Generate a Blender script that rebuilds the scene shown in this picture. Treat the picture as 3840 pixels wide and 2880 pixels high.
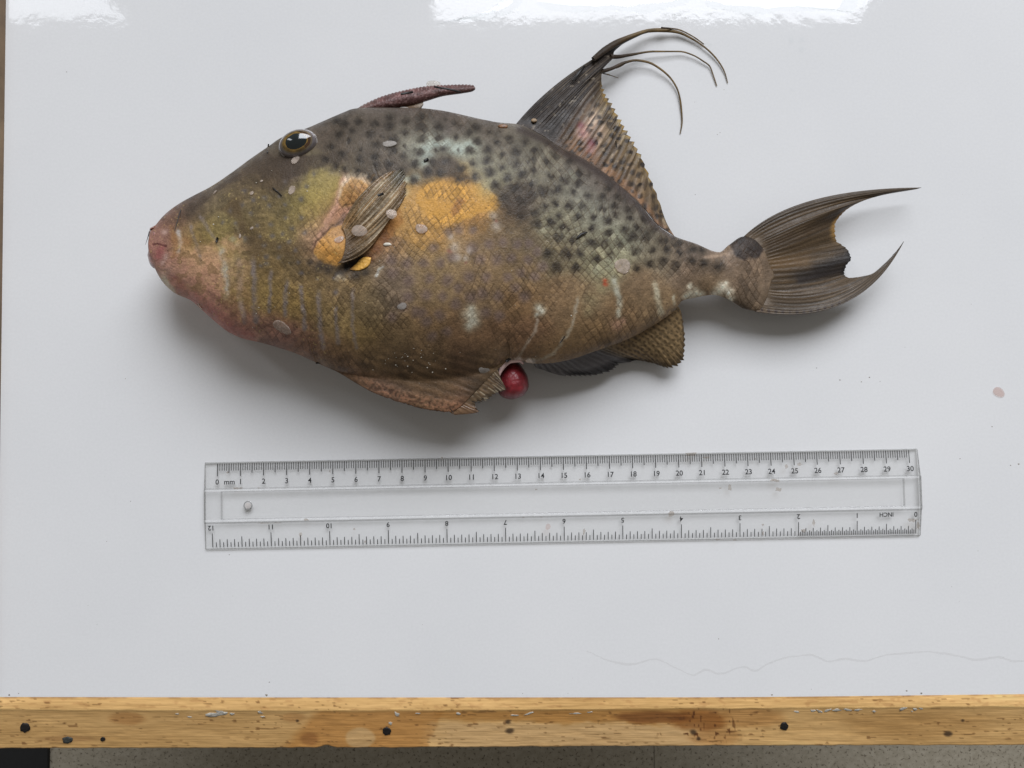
import bpy, math, random
import numpy as np
from mathutils import Vector, Matrix
from mathutils.bvhtree import BVHTree

random.seed(7)
rng = np.random.default_rng(11)
for o in list(bpy.data.objects):
    bpy.data.objects.remove(o, do_unlink=True)
scene = bpy.context.scene
COL = scene.collection

# ------------------------------------------------------------------ camera
W, H = 3840.0, 2880.0          # photograph's own pixel grid, used for measuring
FPX = 3014.0                   # focal length in those pixels
DIST = 0.3475                  # lens to board along the optical axis
TILT = math.radians(2.0)
cam_d = bpy.data.cameras.new('camera'); cam = bpy.data.objects.new('camera', cam_d)
COL.objects.link(cam); scene.camera = cam
cam_d.sensor_width = 36.0; cam_d.lens = 36.0 * FPX / W
cam_d.clip_start = 0.01; cam_d.clip_end = 50
CAM = np.array([0.0, -DIST * math.sin(TILT), DIST * math.cos(TILT)])
cam.location = CAM; cam.rotation_euler = (TILT, 0, 0)
cT, sT = math.cos(TILT), math.sin(TILT)

def ray(px, py):
    a = (np.asarray(px, float) - W / 2) / FPX
    b = -(np.asarray(py, float) - H / 2) / FPX
    return a, b * cT + sT, b * sT - cT
def at(px, py, z=0.0):
    """photo measurement + height above the board (m) -> world point"""
    dx, dy, dz = ray(px, py)
    t = (np.asarray(z, float) - CAM[2]) / dz
    return np.stack([CAM[0] + dx * t, CAM[1] + dy * t, np.broadcast_to(z, np.shape(t)) + 0 * t], -1)
def to_px(P):
    d = P - CAM
    y = d[..., 1] * cT + d[..., 2] * sT
    z = -d[..., 1] * sT + d[..., 2] * cT
    return W / 2 + FPX * d[..., 0] / -z, H / 2 - FPX * y / -z

# ------------------------------------------------------------------ world, window light, exposure
world = bpy.data.worlds.new('World'); scene.world = world; world.use_nodes = True
bg = world.node_tree.nodes['Background']
bg.inputs['Color'].default_value = (1.0, 0.95, 0.88, 1); bg.inputs['Strength'].default_value = 0.165
vs = scene.view_settings
vs.view_transform = 'Standard'; vs.look = 'None'; vs.exposure = 0.0; vs.gamma = 1.0; vs.use_curve_mapping = False
scene.render.engine = 'CYCLES'

def mirror_x(px, py, Y):
    """where the glossy board, seen at this spot, looks to on the window wall y = Y"""
    B = at(px, py, 0.0); dx, dy, dz = ray(px, py)
    t = (Y - B[1]) / dy
    return B[0] + dx * t, -dz * t
def window(px0, px1, py, Y, zlow, radiance, color, name):
    x0, zt = mirror_x(px0, py, Y); x1, _ = mirror_x(px1, py, Y)
    L = bpy.data.lights.new(name, 'AREA'); L.shape = 'RECTANGLE'
    L.size = abs(x1 - x0); L.size_y = zt - zlow
    L.energy = radiance * math.pi * L.size * L.size_y
    L.color = color
    o = bpy.data.objects.new(name, L); COL.objects.link(o)
    o.location = ((x0 + x1) / 2, Y, (zt + zlow) / 2); o.rotation_euler = (math.radians(-90), 0, 0)
    return o
window(1640, 3213, 72, 2.2, 1.15, 9.3, (0.905, 0.937, 1.0), 'window_light')
window(52, 475, 70, 2.2, 1.9, 5.6, (0.90, 0.94, 1.0), 'window_light')

# ------------------------------------------------------------------ helpers
def lin(c):
    c = np.asarray(c, float) / 255.0
    return np.where(c <= 0.04045, c / 12.92, ((c + 0.055) / 1.055) ** 2.4)
def _hash(ix, iy, seed):
    h = np.sin(ix * 127.1 + iy * 311.7 + seed * 74.7) * 43758.5453
    return h - np.floor(h)
def vn(x, y, seed=0):
    ix, iy = np.floor(x), np.floor(y); fx, fy = x - ix, y - iy
    fx = fx * fx * (3 - 2 * fx); fy = fy * fy * (3 - 2 * fy)
    a = _hash(ix, iy, seed); b = _hash(ix + 1, iy, seed); c = _hash(ix, iy + 1, seed); d = _hash(ix + 1, iy + 1, seed)
    return (a + (b - a) * fx) + ((c + (d - c) * fx) - (a + (b - a) * fx)) * fy
def fbm(x, y, seed=0, oct=4):
    s = 0; a = 0.5; n = 0
    for k in range(oct):
        s = s + a * vn(x * 2 ** k, y * 2 ** k, seed + k * 13); n += a; a *= 0.5
    return s / n
def sstep(e0, e1, x):
    t = np.clip((x - e0) / (e1 - e0), 0, 1); return t * t * (3 - 2 * t)
def pchip(xs, ys, x):
    xs = np.asarray(xs, float); ys = np.asarray(ys, float)
    h = np.diff(xs); d = np.diff(ys) / h
    m = np.zeros(len(xs)); m[0] = d[0]; m[-1] = d[-1]
    for i in range(1, len(xs) - 1):
        if d[i - 1] * d[i] > 0:
            w1 = 2 * h[i] + h[i - 1]; w2 = h[i] + 2 * h[i - 1]
            m[i] = (w1 + w2) / (w1 / d[i - 1] + w2 / d[i])
    x = np.clip(np.asarray(x, float), xs[0], xs[-1])
    i = np.clip(np.searchsorted(xs, x) - 1, 0, len(xs) - 2)
    t = (x - xs[i]) / h[i]
    return ((1 + 2 * t) * (1 - t) ** 2 * ys[i] + t * (1 - t) ** 2 * h[i] * m[i]
            + t * t * (3 - 2 * t) * ys[i + 1] + t * t * (t - 1) * h[i] * m[i + 1])
def curve(pts):
    p = np.array(pts, float); return lambda x: pchip(p[:, 0], p[:, 1], x)
def seg_dist(x, y, pts):
    """distance to a polyline, and how far along it (0..1)"""
    best = np.full(np.shape(x), 1e9); along = np.zeros(np.shape(x)); n = len(pts) - 1
    for k in range(n):
        ax, ay = pts[k]; bx, by = pts[k + 1]
        dx, dy = bx - ax, by - ay
        t = np.clip(((x - ax) * dx + (y - ay) * dy) / (dx * dx + dy * dy), 0, 1)
        d = np.hypot(x - ax - t * dx, y - ay - t * dy)
        m = d < best; best = np.where(m, d, best); along = np.where(m, (k + t) / n, along)
    return best, along

def mesh_obj(name, V, F, mat=None, parent=None, col=None, smooth=True, quads=None):
    me = bpy.data.meshes.new(name)
    V = np.asarray(V, np.float64).reshape(-1, 3)
    if quads is not None:
        q = np.asarray(quads, np.int32); nq = len(q)
        me.vertices.add(len(V)); me.vertices.foreach_set('co', V.astype(np.float32).ravel())
        me.loops.add(nq * 4); me.loops.foreach_set('vertex_index', q.ravel())
        me.polygons.add(nq); me.polygons.foreach_set('loop_start', np.arange(nq, dtype=np.int32) * 4)
        me.update(calc_edges=True); me.validate()
    else:
        me.from_pydata(V.tolist(), [], [list(map(int, f)) for f in F]); me.update()
    if smooth:
        me.polygons.foreach_set('use_smooth', np.ones(len(me.polygons), bool))
    if col is not None:
        a = me.color_attributes.new('Col', 'FLOAT_COLOR', 'POINT')
        c = np.ones((len(V), 4), np.float32); c[:, :3] = np.clip(col, 0, 1).reshape(-1, 3)
        a.data.foreach_set('color', c.ravel())
    o = bpy.data.objects.new(name, me); COL.objects.link(o)
    if mat: me.materials.append(mat)
    if parent:
        o.parent = parent
        if parent.type == 'EMPTY': o.matrix_parent_inverse = Matrix.Translation(-Vector(parent.location))
    return o
def empty(name, loc=(0, 0, 0)):
    o = bpy.data.objects.new(name, None); o.empty_display_size = 0.02; COL.objects.link(o)
    o.location = loc; return o
def tag(o, label, cat, group=None, kind=None):
    o['label'] = label; o['category'] = cat
    if group: o['group'] = group
    if kind: o['kind'] = kind
    return o
def grid_quads(nu, nv, wrap=False):
    """faces of a (nu x nv) vertex grid, index = i*nv + j"""
    i = np.arange(nu - 1)[:, None]; j = np.arange(nv if wrap else nv - 1)[None, :]
    j2 = (j + 1) % nv
    return np.stack(np.broadcast_arrays(i * nv + j, (i + 1) * nv + j, (i + 1) * nv + j2, i * nv + j2), -1).reshape(-1, 4)
def tube(points, radii, n=8, flat=1.0):
    P = np.asarray(points, float); R = np.broadcast_to(np.asarray(radii, float), (len(P),))
    V = []; up = np.array([0, 0, 1.0])
    for k in range(len(P)):
        t = P[min(k + 1, len(P) - 1)] - P[max(k - 1, 0)]; t = t / np.linalg.norm(t)
        s = np.cross(t, up)
        if np.linalg.norm(s) < 1e-5: s = np.array([1.0, 0, 0])
        s /= np.linalg.norm(s); u = np.cross(s, t)
        for a in range(n):
            th = 2 * math.pi * a / n
            V.append(P[k] + R[k] * (math.cos(th) * s + flat * math.sin(th) * u))
    F = grid_quads(len(P), n, True).tolist()
    F.append(list(range(n - 1, -1, -1))); F.append([(len(P) - 1) * n + a for a in range(n)])
    return np.array(V), F
def smooth_path(pts, n):
    p = np.asarray(pts, float); d = np.r_[0, np.cumsum(np.linalg.norm(np.diff(p, axis=0), axis=1))]
    t = np.linspace(0, d[-1], n)
    return np.stack([pchip(d, p[:, k], t) for k in range(p.shape[1])], -1)

# ------------------------------------------------------------------ materials
def mat_new(name):
    m = bpy.data.materials.new(name); m.use_nodes = True
    return m, m.node_tree.nodes, m.node_tree.links, m.node_tree.nodes['Principled BSDF']
def coords(N): return N.new('ShaderNodeTexCoord')
def noise(N, Lk, tc, scale, detail=3, rough=0.55, dim=None):
    n = N.new('ShaderNodeTexNoise'); n.inputs['Scale'].default_value = scale
    n.inputs['Detail'].default_value = detail; n.inputs['Roughness'].default_value = rough
    Lk.new(tc.outputs['Object'], n.inputs['Vector']); return n
def ramp(N, Lk, src, p0, c0, p1, c1):
    r = N.new('ShaderNodeValToRGB'); r.color_ramp.elements[0].position = p0; r.color_ramp.elements[1].position = p1
    r.color_ramp.elements[0].color = (*c0, 1); r.color_ramp.elements[1].color = (*c1, 1)
    Lk.new(src, r.inputs['Fac']); return r
def mul(N, Lk, a, b, fac=1.0):
    m = N.new('ShaderNodeMix'); m.data_type = 'RGBA'; m.blend_type = 'MULTIPLY'; m.inputs['Factor'].default_value = fac
    Lk.new(a, m.inputs[6]); Lk.new(b, m.inputs[7]); return m.outputs[2]
def bump(N, Lk, h, dist, strength=1.0, prev=None):
    b = N.new('ShaderNodeBump'); b.inputs['Distance'].default_value = dist; b.inputs['Strength'].default_value = strength
    Lk.new(h, b.inputs['Height'])
    if prev: Lk.new(prev, b.inputs['Normal'])
    return b.outputs['Normal']

def skin_mat(name, rough=0.38, coat=0.3, grain=0.35, gscale=1600, bdist=0.00012, sss=0.0, trans=0.0, spec=0.38):
    m, N, Lk, B = mat_new(name)
    tc = coords(N)
    at_ = N.new('ShaderNodeVertexColor'); at_.layer_name = 'Col'
    n1 = noise(N, Lk, tc, gscale, 3, 0.6)
    r = ramp(N, Lk, n1.outputs['Fac'], 0.30, (1 - grain,) * 3, 0.70, (1 + 0.0,) * 3)
    c = mul(N, Lk, at_.outputs['Color'], r.outputs['Color'])
    Lk.new(c, B.inputs['Base Color'])
    B.inputs['Specular IOR Level'].default_value = spec
    nr = noise(N, Lk, tc, 260, 3)
    mr = N.new('ShaderNodeMapRange'); mr.inputs['To Min'].default_value = rough - 0.12; mr.inputs['To Max'].default_value = rough + 0.14
    mr.inputs['From Min'].default_value = 0.3; mr.inputs['From Max'].default_value = 0.7
    Lk.new(nr.outputs['Fac'], mr.inputs['Value']); Lk.new(mr.outputs['Result'], B.inputs['Roughness'])
    B.inputs['Coat Weight'].default_value = coat; B.inputs['Coat Roughness'].default_value = 0.12
    n2 = noise(N, Lk, tc, 700, 4, 0.65)
    Lk.new(bump(N, Lk, n2.outputs['Fac'], bdist * 3, 0.6, bump(N, Lk, n1.outputs['Fac'], bdist)), B.inputs['Normal'])
    if sss:
        B.inputs['Subsurface Weight'].default_value = sss; B.inputs['Subsurface Radius'].default_value = (0.004, 0.002, 0.001)
        B.inputs['Subsurface Scale'].default_value = 0.6
    if trans:
        out = N['Material Output']; t = N.new('ShaderNodeBsdfTranslucent'); Lk.new(c, t.inputs['Color'])
        mx = N.new('ShaderNodeMixShader'); mx.inputs['Fac'].default_value = trans
        Lk.new(B.outputs['BSDF'], mx.inputs[1]); Lk.new(t.outputs['BSDF'], mx.inputs[2]); Lk.new(mx.outputs['Shader'], out.inputs['Surface'])
    return m
M_skin = skin_mat('fish_skin', 0.47, 0.0, 0.34, 1500, 0.00014, spec=0.24)
M_fin = skin_mat('fin_membrane', 0.44, 0.04, 0.3, 1800, 0.0001, trans=0.10, spec=0.26)
M_wet = skin_mat('wet_tissue', 0.34, 0.3, 0.22, 1500, 0.00008)
M_lip = skin_mat('lip_flesh', 0.38, 0.25, 0.2, 1200, 0.0001, sss=0.15)

def plain(name, col, rough=0.5, var=0.2, scale=400, coat=0.0, bd=0.0):
    m, N, Lk, B = mat_new(name); tc = coords(N)
    n = noise(N, Lk, tc, scale, 4)
    c = np.asarray(col); r = ramp(N, Lk, n.outputs['Fac'], 0.3, tuple(c * (1 - var)), 0.7, tuple(np.clip(c * (1 + var), 0, 1)))
    Lk.new(r.outputs['Color'], B.inputs['Base Color']); B.inputs['Roughness'].default_value = rough
    B.inputs['Coat Weight'].default_value = coat
    if bd: Lk.new(bump(N, Lk, n.outputs['Fac'], bd), B.inputs['Normal'])
    return m
def clear(name, tint, gloss=1.0, rough=0.05, haze=0.0, haze_col=(0.8, 0.8, 0.8), ior=1.45):
    """thin clear layer: lets light straight through, with a Fresnel shine and a little milky haze"""
    m, N, Lk, B = mat_new(name); N.remove(B); out = N['Material Output']
    t = N.new('ShaderNodeBsdfTransparent'); t.inputs['Color'].default_value = (*tint, 1)
    g = N.new('ShaderNodeBsdfGlossy'); g.inputs['Roughness'].default_value = rough
    f = N.new('ShaderNodeFresnel'); f.inputs['IOR'].default_value = ior
    a = N.new('ShaderNodeMixShader'); base = t.outputs[0]
    if haze:
        d = N.new('ShaderNodeBsdfDiffuse'); d.inputs['Color'].default_value = (*haze_col, 1)
        hm = N.new('ShaderNodeMixShader'); hm.inputs['Fac'].default_value = haze
        tc = coords(N); n = noise(N, Lk, tc, 500, 4); mr = N.new('ShaderNodeMapRange')
        mr.inputs['From Min'].default_value = 0.35; mr.inputs['From Max'].default_value = 0.7
        mr.inputs['To Min'].default_value = haze * 0.6; mr.inputs['To Max'].default_value = min(1, haze * 1.4)
        Lk.new(n.outputs['Fac'], mr.inputs['Value']); Lk.new(mr.outputs['Result'], hm.inputs['Fac'])
        Lk.new(t.outputs[0], hm.inputs[1]); Lk.new(d.outputs[0], hm.inputs[2]); base = hm.outputs[0]
    geo = N.new('ShaderNodeNewGeometry'); mt_ = N.new('ShaderNodeMath'); mt_.operation = 'SUBTRACT'; mt_.inputs[0].default_value = 1.0
    Lk.new(geo.outputs['Backfacing'], mt_.inputs[1]); m2 = N.new('ShaderNodeMath'); m2.operation = 'MULTIPLY'
    Lk.new(mt_.outputs[0], m2.inputs[0]); Lk.new(f.outputs[0], m2.inputs[1])      # shine only on the outer face, not inside
    Lk.new(m2.outputs[0], a.inputs['Fac']); Lk.new(base, a.inputs[1]); Lk.new(g.outputs[0], a.inputs[2])
    Lk.new(a.outputs[0], out.inputs['Surface'])
    return m

# white laminate: slightly glossy, faintly uneven
def board_mat():
    m, N, Lk, B = mat_new('white_laminate'); tc = coords(N)
    n1 = noise(N, Lk, tc, 9, 4); n2 = noise(N, Lk, tc, 900, 2)
    r1 = ramp(N, Lk, n1.outputs['Fac'], 0.3, (0.735, 0.735, 0.735), 0.7, (0.775, 0.772, 0.768))
    r2 = ramp(N, Lk, n2.outputs['Fac'], 0.3, (0.965,) * 3, 0.7, (1.0,) * 3)
    Lk.new(mul(N, Lk, r1.outputs['Color'], r2.outputs['Color']), B.inputs['Base Color'])
    B.inputs['Roughness'].default_value = 0.04; B.inputs['IOR'].default_value = 1.45
    w1 = noise(N, Lk, tc, 90, 3, 0.5); w2 = noise(N, Lk, tc, 420, 2, 0.5)
    Lk.new(bump(N, Lk, w2.outputs['Fac'], 0.000006, 1.0, bump(N, Lk, w1.outputs['Fac'], 0.00004)), B.inputs['Normal'])
    return m
M_board = board_mat()

def wood_mat():
    m, N, Lk, B = mat_new('worn_wood'); tc = coords(N)
    at_ = N.new('ShaderNodeVertexColor'); at_.layer_name = 'Col'
    mp = N.new('ShaderNodeMapping'); mp.inputs['Scale'].default_value = (60, 900, 900); Lk.new(tc.outputs['Object'], mp.inputs['Vector'])
    n = N.new('ShaderNodeTexNoise'); n.inputs['Scale'].default_value = 1.0; n.inputs['Detail'].default_value = 5; Lk.new(mp.outputs[0], n.inputs['Vector'])
    r = ramp(N, Lk, n.outputs['Fac'], 0.32, (0.82, 0.79, 0.74), 0.62, (1, 1, 1))
    Lk.new(mul(N, Lk, at_.outputs['Color'], r.outputs['Color']), B.inputs['Base Color'])
    B.inputs['Roughness'].default_value = 0.55
    Lk.new(bump(N, Lk, n.outputs['Fac'], 0.0002), B.inputs['Normal'])
    return m
M_wood = wood_mat()

def floor_mat():
    m, N, Lk, B = mat_new('speckled_stone'); tc = coords(N)
    n0 = noise(N, Lk, tc, 6, 3); n1 = noise(N, Lk, tc, 420, 3, 0.6); n2 = noise(N, Lk, tc, 200, 3, 0.6)
    base = ramp(N, Lk, n2.outputs['Fac'], 0.3, (0.235, 0.205, 0.15), 0.7, (0.32, 0.285, 0.22))
    dark = ramp(N, Lk, n1.outputs['Fac'], 0.33, (0.35, 0.31, 0.27), 0.44, (1, 1, 1))
    Lk.new(mul(N, Lk, base.outputs['Color'], dark.outputs['Color']), B.inputs['Base Color'])
    B.inputs['Roughness'].default_value = 0.6
    return m
M_floor = floor_mat()

# ------------------------------------------------------------------ setting: floor, board
FZ = -0.30
def slab(name, x0, x1, y0, y1, z0, z1, mat, parent=None, bev=0.0):
    V = [(x, y, z) for x in (x0, x1) for y in (y0, y1) for z in (z0, z1)]
    F = [(0, 1, 3, 2), (4, 6, 7, 5), (0, 4, 5, 1), (2, 3, 7, 6), (0, 2, 6, 4), (1, 5, 7, 3)]
    o = mesh_obj(name, V, F, mat, parent, smooth=False)
    if bev:
        b = o.modifiers.new('bevel', 'BEVEL'); b.width = bev; b.segments = 2
    return o
# floor tiles with a recessed joint, seen in the strip below the board
joint_x = at(2453, 2850, FZ)[0]
fl = slab('floor', -1.6, 1.6, -1.4, 0.9, FZ - 0.05, FZ - 0.002, plain('joint_grout', (0.20, 0.175, 0.135), 0.9)); fl['kind'] = 'structure'
xs_t = [joint_x + 0.6 * k for k in (-2, -1, 0, 1, 2)]
for x in xs_t:
    for y in (-1.2, -0.6, 0.0):
        slab('tile', x + 0.00025, x + 0.59975, y + 0.00025, y + 0.59975, FZ - 0.0015, FZ, M_floor, fl)

board = empty('work_board')
tag(board, 'white laminate work board with worn wooden front edge', 'board')
EDGE = [(-200, 2614.5), (0, 2614), (1300, 2615.5), (2560, 2615), (3840, 2603), (4040, 2601)]
MIDE = [(-200, 2660), (0, 2661), (1300, 2665), (2560, 2657), (3840, 2650), (4040, 2649)]
LOWE = [(-200, 2806), (0, 2805), (1180, 2803), (1225, 2794), (1270, 2803), (2560, 2796), (3840, 2793), (4040, 2792)]
eY = curve(EDGE); mY = curve(MIDE); lY = curve(LOWE)
# the white panel: a thick sheet whose front edge follows the edging
nx = 80
pxs = np.linspace(-160, 4040, nx)
fr = at(pxs, eY(pxs), 0.0)
XL, XR, YB = -0.2275, 0.262, 0.235
fr[0, 0] = XL; fr[-1, 0] = XR
top = np.concatenate([fr, [[XR, YB, 0], [XL, YB, 0]]]); bot = top + np.array([0, 0, -0.012])
n = len(top)
F = [list(range(n))] + [list(range(2 * n - 1, n - 1, -1))] + [(i, i + n, (i + 1) % n + n, (i + 1) % n) for i in range(n)]
mesh_obj('white_panel', np.concatenate([top, bot]), F, M_board, board, smooth=False)

# wooden edging: narrow top strip, sloping worn front face, underside
WDROP = -0.0085
cols = np.arange(-120, 4041, 4.0)
rowsA = np.linspace(0, 1, 13); rowsB = np.linspace(0, 1, 40)[1:]
Vs = []; Pp = []
ey, my, ly = eY(cols) + 0.0, mY(cols), lY(cols)
my = my + 4 * (fbm(cols / 60, 0 * cols, 3) - 0.5); ly = ly + 4 * (fbm(cols / 35, 0 * cols, 4) - 0.5)
for t in rowsA:
    py = ey + (my - ey) * t
    z = -0.0004 * t ** 3 + 0.0002 * (fbm(cols / 40, py / 14, 8) - 0.5) + 0.0003
    Vs.append(at(cols, py, z)); Pp.append(np.stack([cols, py], -1))
for t in rowsB:
    py = my + (ly - my) * t
    z = -0.0004 + (WDROP + 0.0004) * (t ** 0.9) + 0.0004 * (fbm(cols / 60, py / 20, 9) - 0.5)
    Vs.append(at(cols, py, z)); Pp.append(np.stack([cols, py], -1))
last = Vs[-1].copy(); last[:, 2] -= 0.012; Vs.append(last); Pp.append(Pp[-1])
Vw = np.stack(Vs, 1); Pw = np.stack(Pp, 1)                      # [col, row]
X, Y = Pw[..., 0], Pw[..., 1]
strip = 1 - sstep(-3, 3, Y - my[:, None])
wc = np.ones(X.shape + (3,)) * np.array([214, 172, 112.0])
big = fbm(X / 420, Y / 90, 21, 3)
wc += ((big - 0.5) * 50)[..., None] * np.array([1, 0.95, 0.8])
def over(c, m, rgb): return c * (1 - m[..., None]) + np.asarray(rgb, float) * m[..., None]
face = 1 - strip
jag = 26 * (fbm(X / 45, Y / 22, 31) - 0.5)
st = sstep(1090, 1150, X + 0.9 * (Y - 2740) + jag) * (1 - sstep(-14, 4, X - 1655 + 0.5 * (Y - 2700) + jag)) * face
wc = over(wc, st * 0.6, (188, 128, 62))
st2 = sstep(1600, 1660, X) * (1 - sstep(2560, 2760, X)) * (1 - sstep(2700, 2722, Y + jag + 0.02 * (2200 - X))) * face
wc = over(wc, st2 * 0.65, (182, 126, 60))
pale = sstep(1560, 1700, X + jag * 2) * (1 - sstep(2550, 2720, X + jag * 3)) * sstep(2706, 2724, Y + jag) * face
wc = over(wc, pale * 0.8, (214, 176, 124))
pale2 = 1 - sstep(0.85, 1.12, np.hypot((X - 1352) / 55, (Y - 2768) / 40) + jag / 160)
wc = over(wc, pale2 * face * 0.8, (212, 176, 124))
for (cx, cy, rx, ry, a, c) in [(480, 2695, 75, 28, .35, (140, 84, 36)), (1100, 2690, 50, 18, .3, (140, 84, 36)), (2620, 2700, 110, 45, .6, (132, 76, 28)),
                               (2800, 2690, 160, 45, .35, (150, 90, 34)), (2450, 2690, 170, 24, .6, (110, 62, 26)), (3440, 2715, 300, 60, .15, (150, 100, 44)),
                               (1160, 2770, 40, 26, .4, (120, 70, 34)), (250, 2770, 120, 12, .3, (120, 78, 44)), (2680, 2760, 110, 40, .35, (140, 84, 34))]:
    m_ = 1 - sstep(0.6, 1.15, np.hypot((X - cx) / rx, (Y - cy) / ry) + jag / 70)
    wc = over(wc, m_ * a * face, c)
# dark pores: short dashes along the grain, turned where the grain turns
def dashes(x, y, lx, ly_, thr, seed):
    return sstep(thr, thr + 0.08, vn(x / lx, y / ly_, seed)) * sstep(0.45, 0.62, vn(x / (lx * 4), y / (ly_ * 5), seed + 5))
d1 = dashes(X, Y + 6 * fbm(X / 200, Y / 60, 2), 22, 4.5, 0.80, 41)
wc = over(wc, d1 * 0.55, (104, 66, 32))
cr = sstep(2360, 2480, X) * (1 - sstep(2720, 2800, X)) * (1 - sstep(2730, 2770, Y - 0.1 * (X - 2400)))
d2 = dashes(X, Y, 6, 16, 0.72, 47) * cr * face
wc = over(wc, d2 * 0.8, (84, 46, 18))
wc = over(wc, sstep(0.6, 0.75, fbm(X / 30, Y / 10, 61, 3)) * 0.25 * strip, (150, 100, 60))
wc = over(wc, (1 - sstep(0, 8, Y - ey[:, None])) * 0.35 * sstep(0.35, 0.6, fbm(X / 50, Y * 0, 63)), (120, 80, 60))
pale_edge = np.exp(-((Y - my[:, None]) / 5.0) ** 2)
wc = over(wc, pale_edge * 0.45, (236, 196, 128))  # highlight on the rounded edge painted in as a pale line
for (cx, cy, rx, ry) in [(2600, 2745, 18, 14), (3610, 2702, 8, 6), (3555, 2752, 18, 12), (1912, 2740, 20, 12), (1905, 2707, 16, 12), (2620, 2770, 9, 8), (1115, 2703, 7, 5)]:
    m_ = 1 - sstep(0.4, 1.1, np.hypot((X - cx) / rx, (Y - cy) / ry) + jag / 40)
    wc = over(wc, m_ * 0.75, (50, 36, 24))
WOODK = 1.3
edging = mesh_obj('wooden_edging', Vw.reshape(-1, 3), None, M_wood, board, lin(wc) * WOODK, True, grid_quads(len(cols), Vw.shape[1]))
edging['label'] = 'worn varnished wooden front edge with nail heads and paint flecks'

def face_pt(px, py, lift=0.0):
    m0, l0 = float(mY(px)), float(lY(px)); t = min(max((py - m0) / (l0 - m0), 0), 1)
    return at(px, py, -0.0004 + (WDROP + 0.0004) * t ** 0.9 + lift)
M_nail = plain('rusty_nail', (0.012, 0.009, 0.008), 0.6, 0.5, 900, 0, 0.0004)
M_verd = plain('verdigris_nail', (0.05, 0.055, 0.05), 0.7, 0.5, 900, 0, 0.0004)
def disc_poly(px, py, r, lift, mat, name, parent, jagv=0.12, n=16, dome=0.3, ry=None, rot=0.0):
    ry = ry or r; V = [face_pt(px, py, lift + 0.0004 * dome)]
    for ring, (q, z) in enumerate(((0.6, 0.00035 * dome), (1.0, 0.0))):
        for k in range(n):
            a = 2 * math.pi * k / n; rr = q * (1 + random.uniform(-jagv, jagv))
            ex, eyy = r * rr * math.cos(a), ry * rr * math.sin(a)
            V.append(face_pt(px + ex * math.cos(rot) - eyy * math.sin(rot), py + ex * math.sin(rot) + eyy * math.cos(rot), lift + z))
    for k in range(n):
        v = np.array(V[1 + n + k]); v[2] -= 0.0012; V.append(v)
    F = [(0, 1 + k, 1 + (k + 1) % n) for k in range(n)]
    for b in (1, 1 + n):
        F += [(b + k, b + n + k, b + n + (k + 1) % n, b + (k + 1) % n) for k in range(n)]
    return mesh_obj(name, V, F, mat, parent)
for (px, py, r, m_) in [(92, 2729, 19, M_nail), (1450, 2743, 16, M_nail), (2942, 2725, 16, M_nail), (385, 2772, 9, M_nail), (252, 2776, 19, M_verd)]:
    o = disc_poly(px, py, r, 0.0004, m_, 'nail', edging, 0.15, ry=r * (0.7 if m_ is M_verd else 0.92))
M_flake = plain('old_white_paint', (0.56, 0.53, 0.46), 0.7, 0.15, 1500, 0, 0.0003)
for (px, py, r, ry, rot) in [(800, 2682, 40, 9, -.12), (826, 2671, 18, 6, .3), (868, 2677, 9, 5, 0), (664, 2677, 7, 3, 0), (708, 2688, 9, 3, .2), (974, 2671, 9, 6, .5), (985, 2688, 7, 3, 0),
                             (1487, 2679, 11, 9, .6), (1569, 2676, 9, 3, 0), (1717, 2677, 10, 6, .4), (1933, 2682, 14, 3, 0), (1985, 2676, 15, 4, -.3), (2162, 2676, 19, 3, 0), (2212, 2671, 12, 3, -.1),
                             (2988, 2670, 8, 4, .2), (3047, 2666, 9, 5, 0), (3075, 2668, 12, 6, .4), (3105, 2664, 11, 5, -.3), (3140, 2663, 16, 5, 0), (3180, 2662, 16, 5, .1), (3216, 2662, 13, 5, -.1),
                             (3278, 2668, 7, 4, 0), (3386, 2659, 12, 6, -.4), (3432, 2661, 9, 5, .2), (3455, 2657, 7, 4, 0), (3420, 2668, 4, 3, 0), (1463, 2713, 7, 6, 0)]:
    disc_poly(px, py, r, 0.0002, M_flake, 'paint_fleck', edging, 0.5, 14, 0.06, ry * .8, rot)

# wooden rail added at the left for the dark shaded band along that rim
A0, B0 = at(26, -260, 0.0), at(-4, 2000, 0.0); dB = (B0 - A0); E0 = A0 + dB * 1.24
prof = [(0, .0006), (-.0006, .0030), (-.0018, .0050), (-.0034, .0060), (-.020, .0062), (-.020, -.012), (0, -.012)]
V = [p_ + np.array([ox_, 0, oz_]) for p_ in (A0, E0) for ox_, oz_ in prof]; n = len(prof)
F = [(k, (k + 1) % n, n + (k + 1) % n, n + k) for k in range(n)] + [tuple(range(n))[::-1], tuple(range(n, 2 * n))]
rv = mesh_obj('added_rail', V, F, plain('rail_wood', (0.20, 0.135, 0.08), 0.6, 0.3, 60), board, smooth=False)

# flat black slab standing in for an unidentified dark area at lower left
a = at(178, 2850, FZ + 0.004); 
mt = slab('floor_mat', a[0] - 0.45, a[0], a[1] - 0.35, a[1] + 0.3, FZ, FZ + 0.004, plain('flat_black', (0.004, 0.004, 0.004), 0.8, 0.3, 300), None, 0.001)
tag(mt, 'flat black patch lying on the speckled floor below the left end of the wooden edge', 'mat')

# ------------------------------------------------------------------ the fish
K = 1.62                                     # photo brightness -> surface albedo under this light
def pig(c):
    q = lin(c) ** 1.12 * K; l = q @ np.array([0.3, 0.55, 0.15]); return q + (l[..., None] - q) * 0.13
fish_at = at(1650, 1000, 0.0)
fish = empty('triggerfish', tuple(fish_at))
tag(fish, 'spotted grey brown triggerfish with orange flank patch lying on its side', 'fish')

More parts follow.
